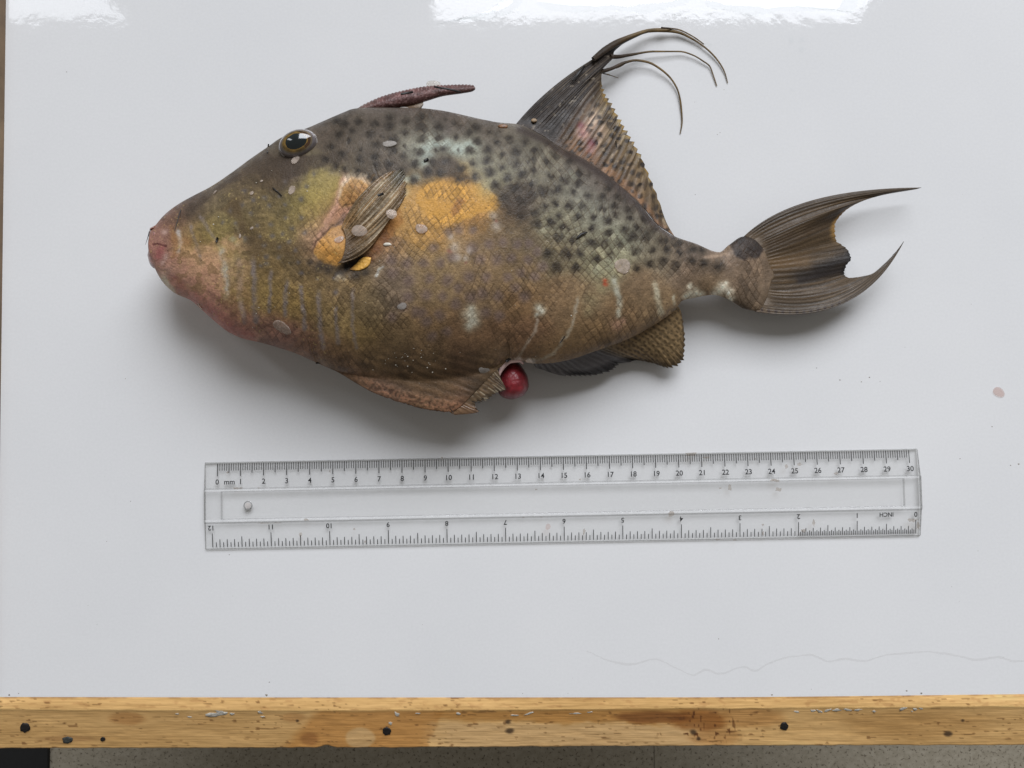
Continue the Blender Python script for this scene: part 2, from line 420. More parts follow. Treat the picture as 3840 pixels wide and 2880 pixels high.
topY = curve([(588, 852), (600, 838), (630, 803), (681, 765), (740, 733), (804, 700), (880, 650), (960, 592), (1000, 565), (1032, 543), (1056, 526), (1090, 509), (1163, 484),
              (1213, 462), (1258, 442), (1300, 424), (1330, 413), (1390, 408), (1481, 409), (1571, 410), (1632, 415), (1692, 425), (1767, 442), (1827, 455), (1873, 463), (1934, 468),
              (2033, 512), (2091, 550), (2188, 598), (2260, 646), (2332, 704), (2395, 762), (2441, 820), (2480, 858), (2533, 889), (2604, 913), (2696, 946), (2734, 918), (2788, 887), (2815, 892), (2860, 930), (2875, 970), (2888, 1010)])
botY = curve([(588, 1006), (608, 1049), (630, 1078), (659, 1101), (717, 1127), (764, 1167), (815, 1212), (862, 1248), (916, 1271), (974, 1284), (1046, 1304), (1119, 1329), (1191, 1362), (1263, 1394), (1340, 1440),
              (1400, 1473), (1447, 1491), (1535, 1520), (1629, 1541), (1690, 1546), (1722, 1530), (1760, 1494), (1800, 1452), (1845, 1406), (1885, 1370), (1918, 1352), (1950, 1351),
              (1976, 1360), (2005, 1364), (2060, 1362), (2123, 1352), (2240, 1314), (2358, 1270), (2417, 1240), (2490, 1195), (2534, 1160), (2558, 1128), (2604, 1117), (2674, 1106), (2723, 1119), (2750, 1133), (2788, 1157), (2842, 1167), (2870, 1130), (2888, 1060)])
thickY = curve([(588, 1006), (1000, 1291), (1119, 1329), (1191, 1360), (1300, 1400), (1450, 1425), (1600, 1432), (1750, 1415), (1850, 1380), (1912, 1351), (2888, 1351)])
halfH = curve([(588, .70), (640, .95), (720, 1.25), (900, 1.8), (1100, 2.15), (1300, 2.32), (1500, 2.36), (1800, 2.15), (2100, 1.7), (2400, 1.1), (2600, .66), (2700, .50), (2780, .38), (2840, .24), (2888, .10)])
midZ = curve([(588, 2.25), (1000, 2.35), (1500, 2.4), (1900, 2.38), (2200, 2.2), (2500, 1.75), (2700, 1.4), (2888, 1.15)])

NU, NV, NB = 880, 360, 26
ux = np.linspace(588, 2888, NU)
kk = np.arange(NV + 1) / NV
v = 0.62 * kk + 0.38 * (0.5 - 0.5 * np.cos(np.pi * kk))
z0 = midZ(ux) * 0.01; hh = halfH(ux) * 0.01
ty, by = topY(ux), botY(ux)
by = by + np.where((ux > 1440) & (ux < 1690), 5.0 * (fbm(ux / 9, 0 * ux, 5) - 0.5), 0) * 1.4
tk = np.minimum(thickY(ux), by); tk = np.where((ux > 1191) & (ux < 1912), tk, by)
flapw = np.clip((by - tk) / 60.0, 0, 1)
T3 = at(ux, ty, z0); B3 = at(ux, by, z0)
def section(vv, relief=None):
    P = T3[:, None, :] + (B3 - T3)[:, None, :] * vv[None, :, None]
    w = vv[None, :] * ((by - ty) / (tk - ty))[:, None]
    e = 1 - np.abs(2 * np.clip(w, 0, 1) - 1) ** 2.25
    p = 0.56 + 0.34 * flapw[:, None] * sstep(0.5, 1.0, w)
    body = hh[:, None] * np.maximum(e, 0) ** p
    thin = 0.0014 * (1 - np.abs(2 * vv - 1) ** 10)[None, :] ** 0.5
    return P, np.sqrt(body ** 2 + thin ** 2)
Pu, Zu = section(v)
PXa, PYa = to_px(np.concatenate([Pu[..., :2], (z0[:, None] + Zu)[..., None]], -1))

# ---- relief of the visible flank (metres)
def bumpf(cx, cy, rx, ry, rot=0.0):
    c, s = math.cos(rot), math.sin(rot); dx, dy = PXa - cx, PYa - cy
    return np.exp(-(((dx * c + dy * s) / rx) ** 2 + ((-dx * s + dy * c) / ry) ** 2))
wx = PXa + 46 * (fbm(PXa / 230, PYa / 230, 71, 3) - 0.5) * 2; wy = PYa + 46 * (fbm(PXa / 230, PYa / 230, 77, 3) - 0.5) * 2
lowr = sstep(820, 1020, PYa + 0.0 * PXa)                       # scales stand more upright lower down
ang1 = np.radians(52 + 14 * lowr); ang2 = np.radians(42 + 18 * lowr)
pit = 21.0 + 4.0 * sstep(900, 1050, PYa) - 3.5 * sstep(2450, 2700, PXa)
u1 = (wx * np.sin(np.radians(56)) - wy * np.cos(np.radians(56))) / 21.0
u2 = (wx * np.sin(np.radians(50)) + wy * np.cos(np.radians(50))) / 22.0
def tri(u): f = u - np.floor(u); return np.minimum(f, 1 - f)
g1 = np.exp(-(tri(u1) / 0.065) ** 2); g2 = np.exp(-(tri(u2) / 0.065) ** 2)
groove = np.maximum(g1, g2 * 0.8)
brk = sstep(0.28, 0.58, fbm(PXa / 60, PYa / 60, 81, 3))
scal = sstep(980, 1250, PXa + 0.35 * (PYa - 800)) * (1 - 0.75 * sstep(1330, 1440, PYa)) * (1 - sstep(2835, 2880, PXa)) * brk
scal = scal * (0.35 + 0.65 * sstep(0.25, 0.6, fbm(PXa / 150, PYa / 150, 83, 2)))
cell = _hash(np.floor(u1), np.floor(u2), 3)
rel = -0.00016 * groove * scal + 0.00007 * (cell - 0.5) * scal
rel += 0.00022 * (fbm(PXa / 70, PYa / 70, 91, 3) - 0.5) + 0.00010 * (fbm(PXa / 9, PYa / 9, 92, 2) - 0.5)
fold, fa = seg_dist(PXa, PYa, [(1296, 655), (1272, 720), (1258, 780), (1215, 860), (1178, 930)])
rel += 0.0013 * np.exp(-(fold / 20) ** 2) * np.sin(np.pi * np.clip(fa, 0.02, 0.98)) ** 0.5
rel -= 0.0011 * bumpf(1300, 800, 42, 70, 0.55)
rel += 0.0016 * bumpf(1245, 930, 50, 46, -0.7) + 0.0008 * bumpf(1322, 712, 40, 42)
rel -= 0.0026 * bumpf(1325, 990, 52, 24, -0.45)
rel -= 0.0010 * bumpf(1450, 880, 60, 40, -0.8)
ridge_d, _ = seg_dist(PXa, PYa, [(1000, 1290), (1200, 1345), (1350, 1425), (1500, 1490), (1650, 1525), (1790, 1525)])
warts = np.exp(-(ridge_d / 26) ** 2) * sstep(1250, 1450, PXa)
rel += 0.00035 * warts * vn(PXa / 7, PYa / 7, 95)
wr = np.sin((PYa - 0.28 * PXa) / 5.2 + 5 * fbm(PXa / 80, PYa / 40, 97)) * sstep(1300, 1360, PYa) * sstep(1250, 1400, PXa) * (1 - sstep(1890, 1930, PXa))
rel += 0.00005 * wr
flapf = sstep(1700, 1780, PXa) * sstep(1425, 1455, PYa - 0.05 * (PXa - 1700)) * (1 - sstep(1895, 1910, PXa))
rel += 0.00022 * flapf * np.sin((PYa - 0.42 * PXa) / 3.4)
# eye socket bulge
rel += 0.0008 * bumpf(1117, 545, 95, 70, -0.35)
edge_fade = (1 - np.abs(2 * v - 1) ** 14)[None, :]
Zu2 = Zu + rel * edge_fade
Pu[..., 2] = z0[:, None] + Zu2
PXa, PYa = to_px(Pu)

# ---- pigment; the sampled base colours keep some shading of the lower flank
A = np.array([
 (1000,590,82,72,58),(1250,470,86,76,66),(1400,440,84,74,64),(1550,440,82,72,64),(1700,450,86,76,68),(1850,480,88,78,68),(1250,540,86,74,60),(1300,620,96,84,66),(1400,560,104,94,80),
 (1450,620,88,76,62),(1550,520,112,106,90),(1600,560,146,148,132),(1750,560,140,138,118),(1900,520,108,100,86),(1650,620,96,86,70),(1600,640,104,92,72),(1850,640,124,118,98),(2000,560,98,92,78),
 (2000,650,118,112,94),(1860,700,134,132,108),(2050,720,116,108,90),(1950,740,82,70,58),(2150,700,124,120,104),(2200,640,88,78,70),(2300,740,86,76,68),(2100,820,130,124,100),(2250,800,134,132,114),
 (2400,840,100,92,80),(2350,880,142,140,118),(2200,900,134,128,104),(2450,930,118,110,90),(2100,930,116,104,78),(2300,960,146,140,110),(2500,960,116,102,82),(2250,1000,130,122,92),
 (2600,940,94,80,68),(2600,1010,114,96,78),(2700,1000,116,98,80),(2650,1070,130,108,80),(2800,1040,110,92,73),(2850,1100,110,93,74),
 (2400,1060,124,102,75),(2200,1100,126,104,75),(2100,1150,124,100,70),(2350,1180,122,98,68),(2200,1260,120,96,64),(2000,1250,116,88,62),(2050,1320,128,102,68),(2450,1150,140,116,84),
 (1620,740,192,138,46),(1700,700,190,134,42),(1800,740,184,130,44),(1700,800,186,133,48),(1560,760,178,138,68),(1540,820,168,134,84),(1600,860,172,128,54),(1890,770,104,82,54),(1480,900,145,112,76),
 (1660,860,178,128,50),(1780,810,150,112,58),
 (1560,920,148,119,72),(1700,900,148,122,88),(1850,900,122,100,70),(1950,900,104,88,64),(1650,1000,136,113,78),(1800,1000,133,109,76),(1950,1020,124,102,70),(1500,1010,130,110,86),(1480,1100,124,106,86),
 (1600,1100,131,109,76),(1800,1120,125,102,72),(1950,1130,126,98,64),(1600,1200,128,102,68),(1750,1250,126,98,68),(1850,1270,120,92,64),(1500,1250,122,100,68),(1600,1320,112,90,62),(1750,1360,94,72,52),
 (1850,1350,122,100,72),(1500,1380,100,80,55),(1650,1420,96,76,52),(1800,1440,84,68,50),(1400,1330,114,92,62),(1600,1500,106,82,58),(1720,1530,122,90,64),(1450,1470,108,84,66),(1300,1400,112,88,66),
 (1350,1250,132,109,64),(1250,1200,132,110,69),(1250,1330,120,94,66),(1150,1300,128,96,74),(1050,1270,142,104,88),(950,1250,150,113,93),(1100,1130,132,108,60),(980,1100,132,110,62),(1000,1000,116,95,58),
 (1150,1030,120,99,64),(1300,1080,128,106,72),(1380,1150,122,104,74),(700,1050,180,132,114),(660,1010,164,118,104),(632,1060,188,176,152),(750,1120,168,120,106),(820,1170,168,119,104),(880,1225,158,112,97),
 (780,1040,176,132,104),(850,1020,156,132,90),(900,1130,146,116,74),(740,960,178,143,98),(680,930,154,122,78),(615,880,144,104,88),(720,880,132,112,62),(800,900,144,124,68),(850,820,120,106,62),
 (950,880,106,88,56),(1050,880,118,102,60),(1000,780,112,96,60),(900,740,106,90,64),(820,760,106,92,70),(720,780,82,68,58),(900,650,90,76,58),(1000,660,88,74,54),(1100,640,78,64,52),(1150,760,120,106,58),
 (1210,740,154,134,56),(1230,690,154,136,82),(1200,820,144,120,68),(1252,790,176,126,106),(1215,875,172,136,108),(1180,920,154,122,94),(1100,960,114,96,62),(1280,660,132,117,87),(1180,650,122,112,82),
 (640,830,110,84,70),(610,960,158,112,100)], float)
def field(px, py):
    c = np.zeros(px.shape + (3,)); wsum = np.zeros(px.shape)
    for (ax, ay, r, g, b) in A:
        d2 = (px - ax) ** 2 + (py - ay) ** 2
        w = np.exp(-d2 / (2 * 42.0 ** 2)) + 1e-4 / (1 + d2 / 9000.0) ** 2
        c += w[..., None] * np.array([r, g, b]); wsum += w
    return c / wsum[..., None]
jx = PXa + 34 * (fbm(PXa / 55, PYa / 55, 101, 3) - 0.5); jy = PYa + 34 * (fbm(PXa / 55, PYa / 55, 103, 3) - 0.5)
C = field(jx, jy)
# broad and fine mottling
C *= (1 + 0.36 * (fbm(PXa / 13, PYa / 13, 113, 3) - 0.5) * (1 - 0.5 * sstep(1250, 1400, PXa)))[..., None]
mott = fbm(PXa / 38, PYa / 38, 111, 4) - 0.5
C *= (1 + 0.32 * mott)[..., None]
hx = PXa + 10 * (fbm(PXa / 18, PYa / 18, 121, 2) - 0.5); hy = PYa + 10 * (fbm(PXa / 18, PYa / 18, 123, 2) - 0.5)
def blot(pts, r, rgb, a, aniso=1.0, soft=1.0):
    global C
    m = np.zeros(PXa.shape)
    for (cx, cy, *q) in pts:
        rr = (q[0] if q else r)
        sl = np.searchsorted(ux, [cx - 4.5 * rr - 60, cx + 4.5 * rr + 60]); a0, a1 = sl
        d = np.hypot((hx[a0:a1] - cx) / aniso, hy[a0:a1] - cy) / rr
        m[a0:a1] = np.maximum(m[a0:a1], np.exp(-(d ** (2.2 / soft)) * 1.0))
    C = over(C, m * a, rgb); return m
def line(pts, w, rgb, a, j=1.0):
    global C
    lx0, lx1 = min(p[0] for p in pts) - 6 * w - 30, max(p[0] for p in pts) + 6 * w + 30
    a0, a1 = np.searchsorted(ux, [lx0, lx1])
    d, al = seg_dist(hx[a0:a1], hy[a0:a1], pts)
    m = np.exp(-(d / w) ** 2.6) * sstep(0, 0.08, al + 0.04) * (0.55 + 0.9 * (fbm(PXa[a0:a1] / 16, PYa[a0:a1] / 16, 131, 2) - 0.15))
    m = np.clip(m, 0, 1) * a
    C[a0:a1] = over(C[a0:a1], m, rgb)
def inside(poly):
    p = poly + poly[:1]; d, _ = seg_dist(hx, hy, p); ins = np.zeros(hx.shape, bool)
    for (ax, ay), (bx, by_) in zip(p[:-1], p[1:]):
        if ay == by_: continue
        ins ^= ((ay > hy) != (by_ > hy)) & (hx < (bx - ax) * (hy - ay) / (by_ - ay) + ax)
    return np.where(ins, d, -d)
def patch(poly, rgb, a, soft=10, rag=24):
    global C
    d = inside(poly) + rag * (fbm(PXa / 26, PYa / 26, 171, 3) - 0.5)
    m = sstep(-soft, soft, d) * a * (0.8 + 0.4 * (fbm(PXa / 30, PYa / 30, 173, 3) - 0.3)); C = over(C, np.clip(m, 0, 1), rgb)
def zpts(x0, y0, s): return lambda L: [(x0 + a / s, y0 + b / s) for a, b in L]
zA, zB, zC, zD, zG = zpts(1150, 400, 3.687), zpts(1650, 420, 3.687), zpts(2050, 600, 3.687), zpts(1450, 800, 3.687), zpts(700, 560, 3.687)
patch([(700, 790), (760, 735), (900, 640), (1000, 570), (1060, 590), (1180, 580), (1300, 560), (1310, 600), (1200, 625), (1150, 650), (1060, 672), (985, 672), (965, 640), (900, 665), (820, 715), (790, 745), (730, 790)], (72, 60, 49), .8)
patch([(870, 745), (905, 740), (915, 790), (930, 880), (1000, 900), (1060, 900), (1120, 905), (1180, 905), (1180, 960), (1080, 965), (980, 930), (900, 905), (885, 860), (890, 820), (820, 790), (840, 770)], (94, 76, 50), .62)
patch([(640, 1010), (690, 960), (740, 930), (800, 905), (850, 900), (890, 925), (870, 950), (860, 970), (820, 985), (850, 1010), (830, 1050), (790, 1050), (760, 1080), (800, 1120), (780, 1150), (700, 1110)], (188, 142, 114), .5)
patch([(1160, 640), (1230, 640), (1290, 665), (1265, 745), (1215, 800), (1180, 820), (1150, 760), (1130, 700)], (160, 140, 70), .5, 16)
patch([(1500, 735), (1530, 705), (1600, 688), (1680, 668), (1740, 680), (1800, 695), (1850, 722), (1885, 760), (1860, 792), (1800, 800), (1740, 830), (1690, 850), (1640, 900), (1580, 935), (1530, 900), (1480, 880), (1470, 800)], (178, 136, 66), .75, 7, 16)
patch([(1570, 715), (1610, 692), (1680, 672), (1740, 684), (1800, 699), (1850, 726), (1880, 760), (1855, 788), (1800, 796), (1740, 824), (1690, 840), (1630, 850), (1590, 800), (1560, 760)], (190, 141, 44), .92, 8, 18)
patch([(1690, 780), (1720, 740), (1740, 750), (1720, 800), (1700, 810)], (140, 90, 60), .5, 8, 14)
patch([(1880, 700), (1930, 690), (1990, 690), (2010, 730), (1985, 760), (1970, 800), (1940, 810), (1900, 790), (1870, 745)], (72, 60, 48), .7, 9, 24)
patch([(1600, 600), (1690, 590), (1720, 620), (1760, 665), (1720, 680), (1660, 660), (1590, 670), (1580, 640)], (74, 62, 50), .7, 9, 20)
patch([(1240, 470), (1400, 440), (1480, 470), (1500, 560), (1540, 620), (1500, 660), (1400, 640), (1340, 660), (1300, 620), (1220, 600), (1200, 540)], (84, 73, 62), .55, 12, 30)
# pale bluish streaks high on the flank
blot([(1640, 543, 26), (1600, 556, 18), (1670, 540, 20), (1720, 560, 26), (1760, 545, 20), (1555, 665, 12), (1600, 585, 20), (1528, 672, 14), (1590, 612, 14)], 22, (172, 188, 180), 0.62, 1.8)
blot([(1830, 700, 40), (2330, 900, 30), (2290, 985, 34), (2240, 1010, 26), (2340, 1000, 22), (2150, 660, 20), (2110, 880, 18), (2030, 860, 26)], 30, (152, 154, 130), 0.45)
spots = zA([(510,240),(720,200),(400,205),(640,335),(450,385),(880,375),(940,230),(1150,270),(1160,160),(1370,205),(1360,355),(1600,290),(1600,150),(1830,280),(2070,240),(1190,440),(590,460),(950,515),(735,580),(335,545),(490,660),(260,725),(930,690),(1180,600),(1330,690),(930,820),(1140,790),(720,730),(390,800),(530,860),(700,905),(1310,870),(1590,450),(1830,430),(2060,410),(1550,640),(1780,600),(1880,590),(1490,770),(1740,740),(1930,740),(1660,900),(1860,900),(2120,860),(1480,1010),(2100,1010),(860,990)])
spots += zB([(490,205),(400,290),(680,290),(510,410),(770,430),(960,380),(1180,410),(410,530),(660,520),(1040,530),(1330,545),(880,600),(470,710),(660,650),(1060,710),(1250,650),(1480,700),(850,760),(1290,790),(680,830),(470,900),(920,910),(1120,860),(1540,890),(1720,950),(770,1020),(1240,1020),(1030,1060),(1630,1075),(1900,970),(1910,840),(1800,670),(1600,600),(880,1180),(1270,1150),(1110,1240),(1450,1310),(1600,1250),(1780,1300),(1320,1380),(1650,1430),(1120,1450),(1340,1540),(1530,1530),(1720,1600),(1840,1110),(1430,1110)])
spots += zC([(580,500),(510,640),(850,410),(770,510),(1010,520),(960,630),(760,680),(1150,680),(440,800),(640,790),(50,860),(240,920),(840,850),(960,780),(1150,800),(1350,820),(640,940),(850,1000),(1080,950),(1260,930),(1470,970),(170,1070),(360,1120),(620,1160),(790,1150),(1000,1150),(1180,1070),(1380,1080),(1590,1120),(1790,1130),(1220,1250),(1470,1240),(1660,1230),(1840,1290),(2010,1240),(460,1300),(870,1300),(680,1370),(280,1300),(30,1290),(140,1470),(390,1510),(1250,1490),(1430,1430),(1610,1400),(1790,1450),(2000,1390),(2150,1260),(2160,1420)])
spots += [(2690, 1000), (2640, 990), (2600, 935)]
sp = [(a, b, 14 + 5.5 * _hash(a, b, 1)) for a, b in spots]
blot([(a, b, r * 1.45) for a, b, r in sp], 20, (66, 58, 44), 0.42)
hx0, hy0 = hx, hy
s1, c1, s2, c2 = math.sin(math.radians(56)) / 21, math.cos(math.radians(56)) / 21, math.sin(math.radians(50)) / 22, math.cos(math.radians(50)) / 22
du1, du2 = np.floor(u1) + .5 - u1, np.floor(u2) + .5 - u2; det = s1 * c2 + c1 * s2
qx, qy = (c2 * du1 + c1 * du2) / det * 0.65 * scal, (-s2 * du1 + s1 * du2) / det * 0.65 * scal
hx, hy = hx + qx, hy + qy
hx = hx + 14 * (fbm(PXa / 11, PYa / 11, 181, 2) - .5); hy = hy + 14 * (fbm(PXa / 11, PYa / 11, 183, 2) - .5)
jt = [(a + 8 * (_hash(a, b, 7) - .5), b + 8 * (_hash(a, b, 8) - .5), r * (0.56 + .42 * _hash(a, b, 9))) for a, b, r in sp]
blot(jt, 14, (40, 33, 25), 0.86, 1.12, 1.0)
extra = []; allp = [(a, b) for a, b, r in sp]
for k in range(1500):
    a, b = random.uniform(1300, 2640), random.uniform(430, 1020)
    if not (topY(a) + 26 < b < 700 + 0.28 * (a - 1700) + (40 if a > 1900 else -70)) or (1470 < a < 1890 and b > 655): continue
    if min((a - p) ** 2 + (b - q) ** 2 for p, q in allp) < 36 ** 2: continue
    extra.append((a, b, random.uniform(6, 11))); allp.append((a, b))
blot(extra, 9, (50, 42, 32), 0.66, 1.1, 1.0)
hx, hy = hx0, hy0
# dark brown band crossing behind the orange patch
blot([(1890, 745, 34), (1930, 765, 34), (1950, 800, 26), (1870, 720, 22), (1985, 735, 24), (1650, 612, 30), (1690, 610, 26), (1700, 650, 26), (1750, 670, 18)], 30, (70, 58, 46), 0.55)
# lavender brown blotches in an ochre net lower on the flank
lav = zD([(640,470),(510,680),(280,690),(740,690),(300,930),(80,830),(590,900),(840,930),(990,1020),(1140,880),(1380,890),(1680,890),(1530,640),(1720,620),(1960,650),(1420,420),(1610,400),(1800,430),(1970,420),(2080,530),(550,1130),(770,1150),(1170,1160),(1320,1110),(1540,1140),(1780,1030),(480,1380),(720,1400),(950,1250),(1370,1370),(1190,230),(1000,230),(860,260),(2150,740),(1860,830),(2050,870),(300,1150),(60,650),(1560,1420),(1900,1150),(1180,480),(1290,640),(900,600)])
lav += [(1600, 1205), (1675, 1245), (1560, 1170), (1470, 1190), (1650, 1185), (1620, 1260), (1510, 1150)]
blot([(a, b, 19 + 6 * _hash(a, b, 2)) for a, b in lav], 21, (112, 94, 88), 0.72, 1.0, 0.8)
blot([(1705, 925, 22), (1715, 965, 18), (1745, 968, 13), (1860, 845, 20), (1850, 810, 16), (1690, 890, 14), (1760, 940, 12)], 18, (182, 172, 164), 0.6)
blot([(1687, 940, 8), (1860, 830, 6), (1745, 985, 5)], 8, (130, 70, 56), 0.5)
# milky white scars and seams
blot([(1765, 1180, 30), (1772, 1205, 28), (1760, 1222, 20), (1766, 1160, 20)], 28, (192, 190, 172), 0.85)
blot([(2018, 1155, 17), (2028, 1166, 17), (2012, 1180, 11)], 18, (190, 190, 175), 0.85)
line([(2298, 1042), (2310, 1085), (2324, 1126), (2318, 1180)], 12, (176, 176, 160), 0.75)
line([(2167, 1118), (2156, 1175), (2145, 1227), (2124, 1259), (2080, 1322), (2031, 1349), (1983, 1350)], 7, (166, 156, 138), 0.7)
line([(2015, 1195), (2004, 1248), (1961, 1311), (1946, 1342)], 6, (162, 148, 132), 0.7)
line([(2455, 1060), (2465, 1113), (2478, 1175)], 12, (180, 174, 150), 0.75)
line([(2528, 1108), (2526, 1140)], 6, (194, 190, 168), 0.8)
line([(1905, 1352), (1950, 1346), (2000, 1358)], 9, (196, 186, 178), 0.8)
blot([(2216, 1126, 34), (2205, 1165, 22), (2250, 1085, 18)], 30, (146, 134, 98), 0.55)
blot([(2313, 1218, 24), (2335, 1205, 14)], 20, (164, 128, 104), 0.8)
blot([(2269, 1052, 9), (2270, 1066, 9)], 9, (168, 74, 38), 0.9)
blot([(2590, 1106, 22), (2608, 1100, 20), (2572, 1112, 14), (2628, 1102, 14), (2590, 1075, 12)], 20, (222, 214, 190), 0.97)
blot([(2712, 1078, 22), (2732, 1095, 20), (2742, 1118, 14), (2698, 1092, 20), (2680, 1100, 14), (2722, 1060, 10)], 20, (222, 214, 192), 0.97)
line([(2640, 968), (2690, 958), (2735, 955)], 6, (164, 140, 118), 0.6)
# near black saddle at the root of the tail
patch([(2730, 916), (2788, 876), (2815, 884), (2846, 905), (2860, 932), (2852, 958), (2826, 968), (2790, 972), (2762, 962), (2748, 940)], (50, 43, 40), .95, 7, 16)
# lavender stripes of the belly and snout
stripe = (128, 116, 112)
for pts, w, a in [([(896, 977), (899, 1099), (907, 1153), (918, 1205)], 11, .7), ([(950, 966), (954, 1058), (953, 1140), (961, 1205)], 11, .85), ([(1015, 1010), (1015, 1086), (1010, 1167)], 8, .8),
                  ([(1078, 1053), (1070, 1113), (1070, 1180)], 9.5, .9), ([(1129, 1072), (1135, 1140), (1143, 1235)], 9, .9), ([(1193, 1096), (1197, 1153), (1200, 1221), (1211, 1303)], 9.5, .9),
                  ([(1260, 1151), (1262, 1221), (1268, 1289)], 7.5, .8), ([(1322, 1085), (1322, 1221), (1335, 1303)], 7.5, .75), ([(713, 841), (731, 906), (750, 953), (755, 990)], 7, .7),
                  ([(750, 805), (778, 852), (811, 903), (828, 940)], 8, .7)]:
    line(pts, w, stripe, a)
line([(828, 930), (844, 1000), (851, 1062), (847, 1116)], 11, (168, 160, 146), 0.85)
line([(895, 1105), (905, 1150), (912, 1185)], 9, (182, 156, 136), 0.7)
line([(666, 866), (678, 905), (666, 942)], 9, (176, 168, 164), 0.85)
line([(880, 830), (890, 860), (915, 900)], 6, (160, 150, 120), .5)
blot([(875, 895, 12), (918, 898, 12), (842, 1012, 12), (848, 1108, 12), (890, 915, 10)], 12, (176, 168, 140), 0.6)
blot([(822, 930, 18), (880, 1090, 14), (860, 955, 16), (905, 1120, 12), (893, 905, 14)], 14, (186, 160, 92), 0.5)
blot(zG([(600,850),(500,1010),(680,1020),(795,575),(910,690),(1080,665),(1290,640),(1370,440),(1660,510),(1760,340),(1580,690),(1360,770),(1140,780),(1370,950),(1590,940),(1160,1040),(970,1050),(1460,1100),(1330,1160),(1640,1150),(1180,1190),(1010,1200),(1420,1270),(1280,1350),(1070,1330),(1500,1390),(1100,1490),(1280,1490),(1550,1560),(890,880),(810,1230),(770,770),(1030,110+1500),(100+1000,1580)]), 9, (98, 92, 92), 0.7)
blot([(1130, 1025, 9), (1260, 1030, 8), (1259, 1096, 10), (1189, 1045, 7), (1255, 1045, 7)], 8, (104, 98, 104), 0.7)
snt = sstep(620, 680, PXa) * (1 - sstep(900, 980, PXa)) * sstep(860, 900, PYa) * (1 - sstep(1120, 1180, PYa))
C = over(C, snt * sstep(0.52, 0.58, fbm(PXa / 30, PYa / 30, 191, 3)) * .45, (182, 146, 108))
C = over(C, snt * sstep(0.56, 0.62, fbm(PXa / 24, PYa / 24, 193, 3)) * .4, (118, 96, 58))
# hard blotches on the cheek
blot([(880, 790, 26), (905, 860, 30), (930, 900, 26), (960, 940, 30), (1010, 690, 30), (1040, 670, 30)], 26, (84, 68, 48), 0.5)
blot([(700, 905, 20), (650, 905, 12)], 16, (150, 108, 66), 0.6)
# chin: raw pink rim
line([(640, 1040), (690, 1095), (750, 1130), (810, 1185), (870, 1235), (940, 1262)], 22, (170, 102, 94), 0.55)
line([(610, 1040), (628, 1066), (650, 1090)], 10, (204, 194, 170), 0.8)
# fleshy mouth region behind the lips
patch([(560, 840), (605, 838), (632, 862), (640, 905), (640, 950), (622, 990), (595, 1010), (560, 1010)], (154, 114, 100), .6, 24, 36)
blot([(600, 945, 22), (596, 960, 18), (606, 930, 14)], 18, (152, 82, 82), .6)
blot([(622, 965, 14), (612, 985, 12), (618, 870, 12)], 12, (190, 164, 152), .6)
line([(612, 842), (634, 880), (642, 925), (634, 972), (606, 1008)], 5, (124, 88, 70), .3)
line([(575, 913), (600, 916), (622, 922)], 4.5, (84, 44, 42), .8)
line([(640, 850), (656, 890), (660, 930), (650, 965)], 9, (150, 108, 66), .6)
# gill and fin-root surroundings
line([(1296, 655), (1272, 720), (1258, 780), (1215, 860), (1178, 930)], 15, (182, 138, 116), 0.75)
line([(1318, 800), (1285, 825), (1262, 855)], 14, (104, 82, 66), 0.75)
patch([(1380, 690), (1400, 660), (1330, 780), (1300, 830), (1330, 850), (1380, 760)], (170, 120, 50), .6)
patch([(1460, 830), (1500, 780), (1510, 830), (1470, 880), (1430, 930), (1400, 950), (1390, 920)], (158, 108, 46), .7)
line([(1290, 665), (1330, 652), (1372, 660)], 9, (176, 158, 134), .6)
patch([(1270, 758), (1272, 715), (1284, 688), (1317, 662), (1364, 667), (1392, 690), (1372, 728), (1342, 762), (1300, 778)], (182, 136, 72), .9, 6, 12)
line([(1272, 740), (1276, 708), (1288, 684), (1317, 666), (1360, 668), (1384, 686)], 8, (196, 172, 144), .85)
blot([(1308, 742, 17), (1345, 715, 13), (1322, 700, 12), (1362, 705, 11), (1330, 740, 10)], 12, (140, 98, 52), .6)
line([(1288, 770), (1320, 764), (1345, 748)], 5, (92, 66, 42), .7)
patch([(1172, 938), (1192, 904), (1221, 874), (1263, 846), (1320, 836), (1345, 880), (1330, 935), (1300, 975), (1262, 998), (1222, 992), (1190, 970)], (186, 136, 56), .95, 5, 10)
patch([(1230, 880), (1263, 850), (1320, 840), (1330, 880), (1280, 900)], (168, 130, 92), .7, 12, 14)
blot([(1240, 960, 20), (1215, 930, 16), (1265, 970, 16)], 16, (206, 146, 48), .7)
line([(1168, 944), (1186, 906), (1216, 870), (1256, 842), (1290, 826)], 4.5, (84, 62, 44), .75)
blot([(1322, 990, 30), (1350, 975, 22), (1300, 998, 20)], 24, (14, 9, 6), 0.97)  # darkness of the hole behind the fin root, painted into the skin
blot([(1410, 930, 26), (1440, 900, 24), (1430, 870, 24), (1390, 965, 20)], 24, (104, 66, 38), 0.75)
blot([(1450, 850, 22), (1420, 900, 16)], 18, (150, 100, 40), 0.6)
blot([(1200, 1000, 26), (1230, 1008, 24), (1270, 1022, 22), (1330, 1030, 24), (1370, 1020, 20), (1165, 985, 14)], 20, (58, 52, 48), 0.72)
blot([(1270, 1035, 9), (1288, 1046, 8), (1262, 1050, 7), (1425, 1010, 8), (1415, 1030, 7)], 8, (182, 168, 140), 0.7)
line([(1410, 1040), (1420, 1015), (1436, 1000)], 5, (186, 190, 190), .7)
blot([(1505, 690, 16), (1520, 680, 12), (1516, 720, 18)], 14, (176, 170, 150), 0.6)
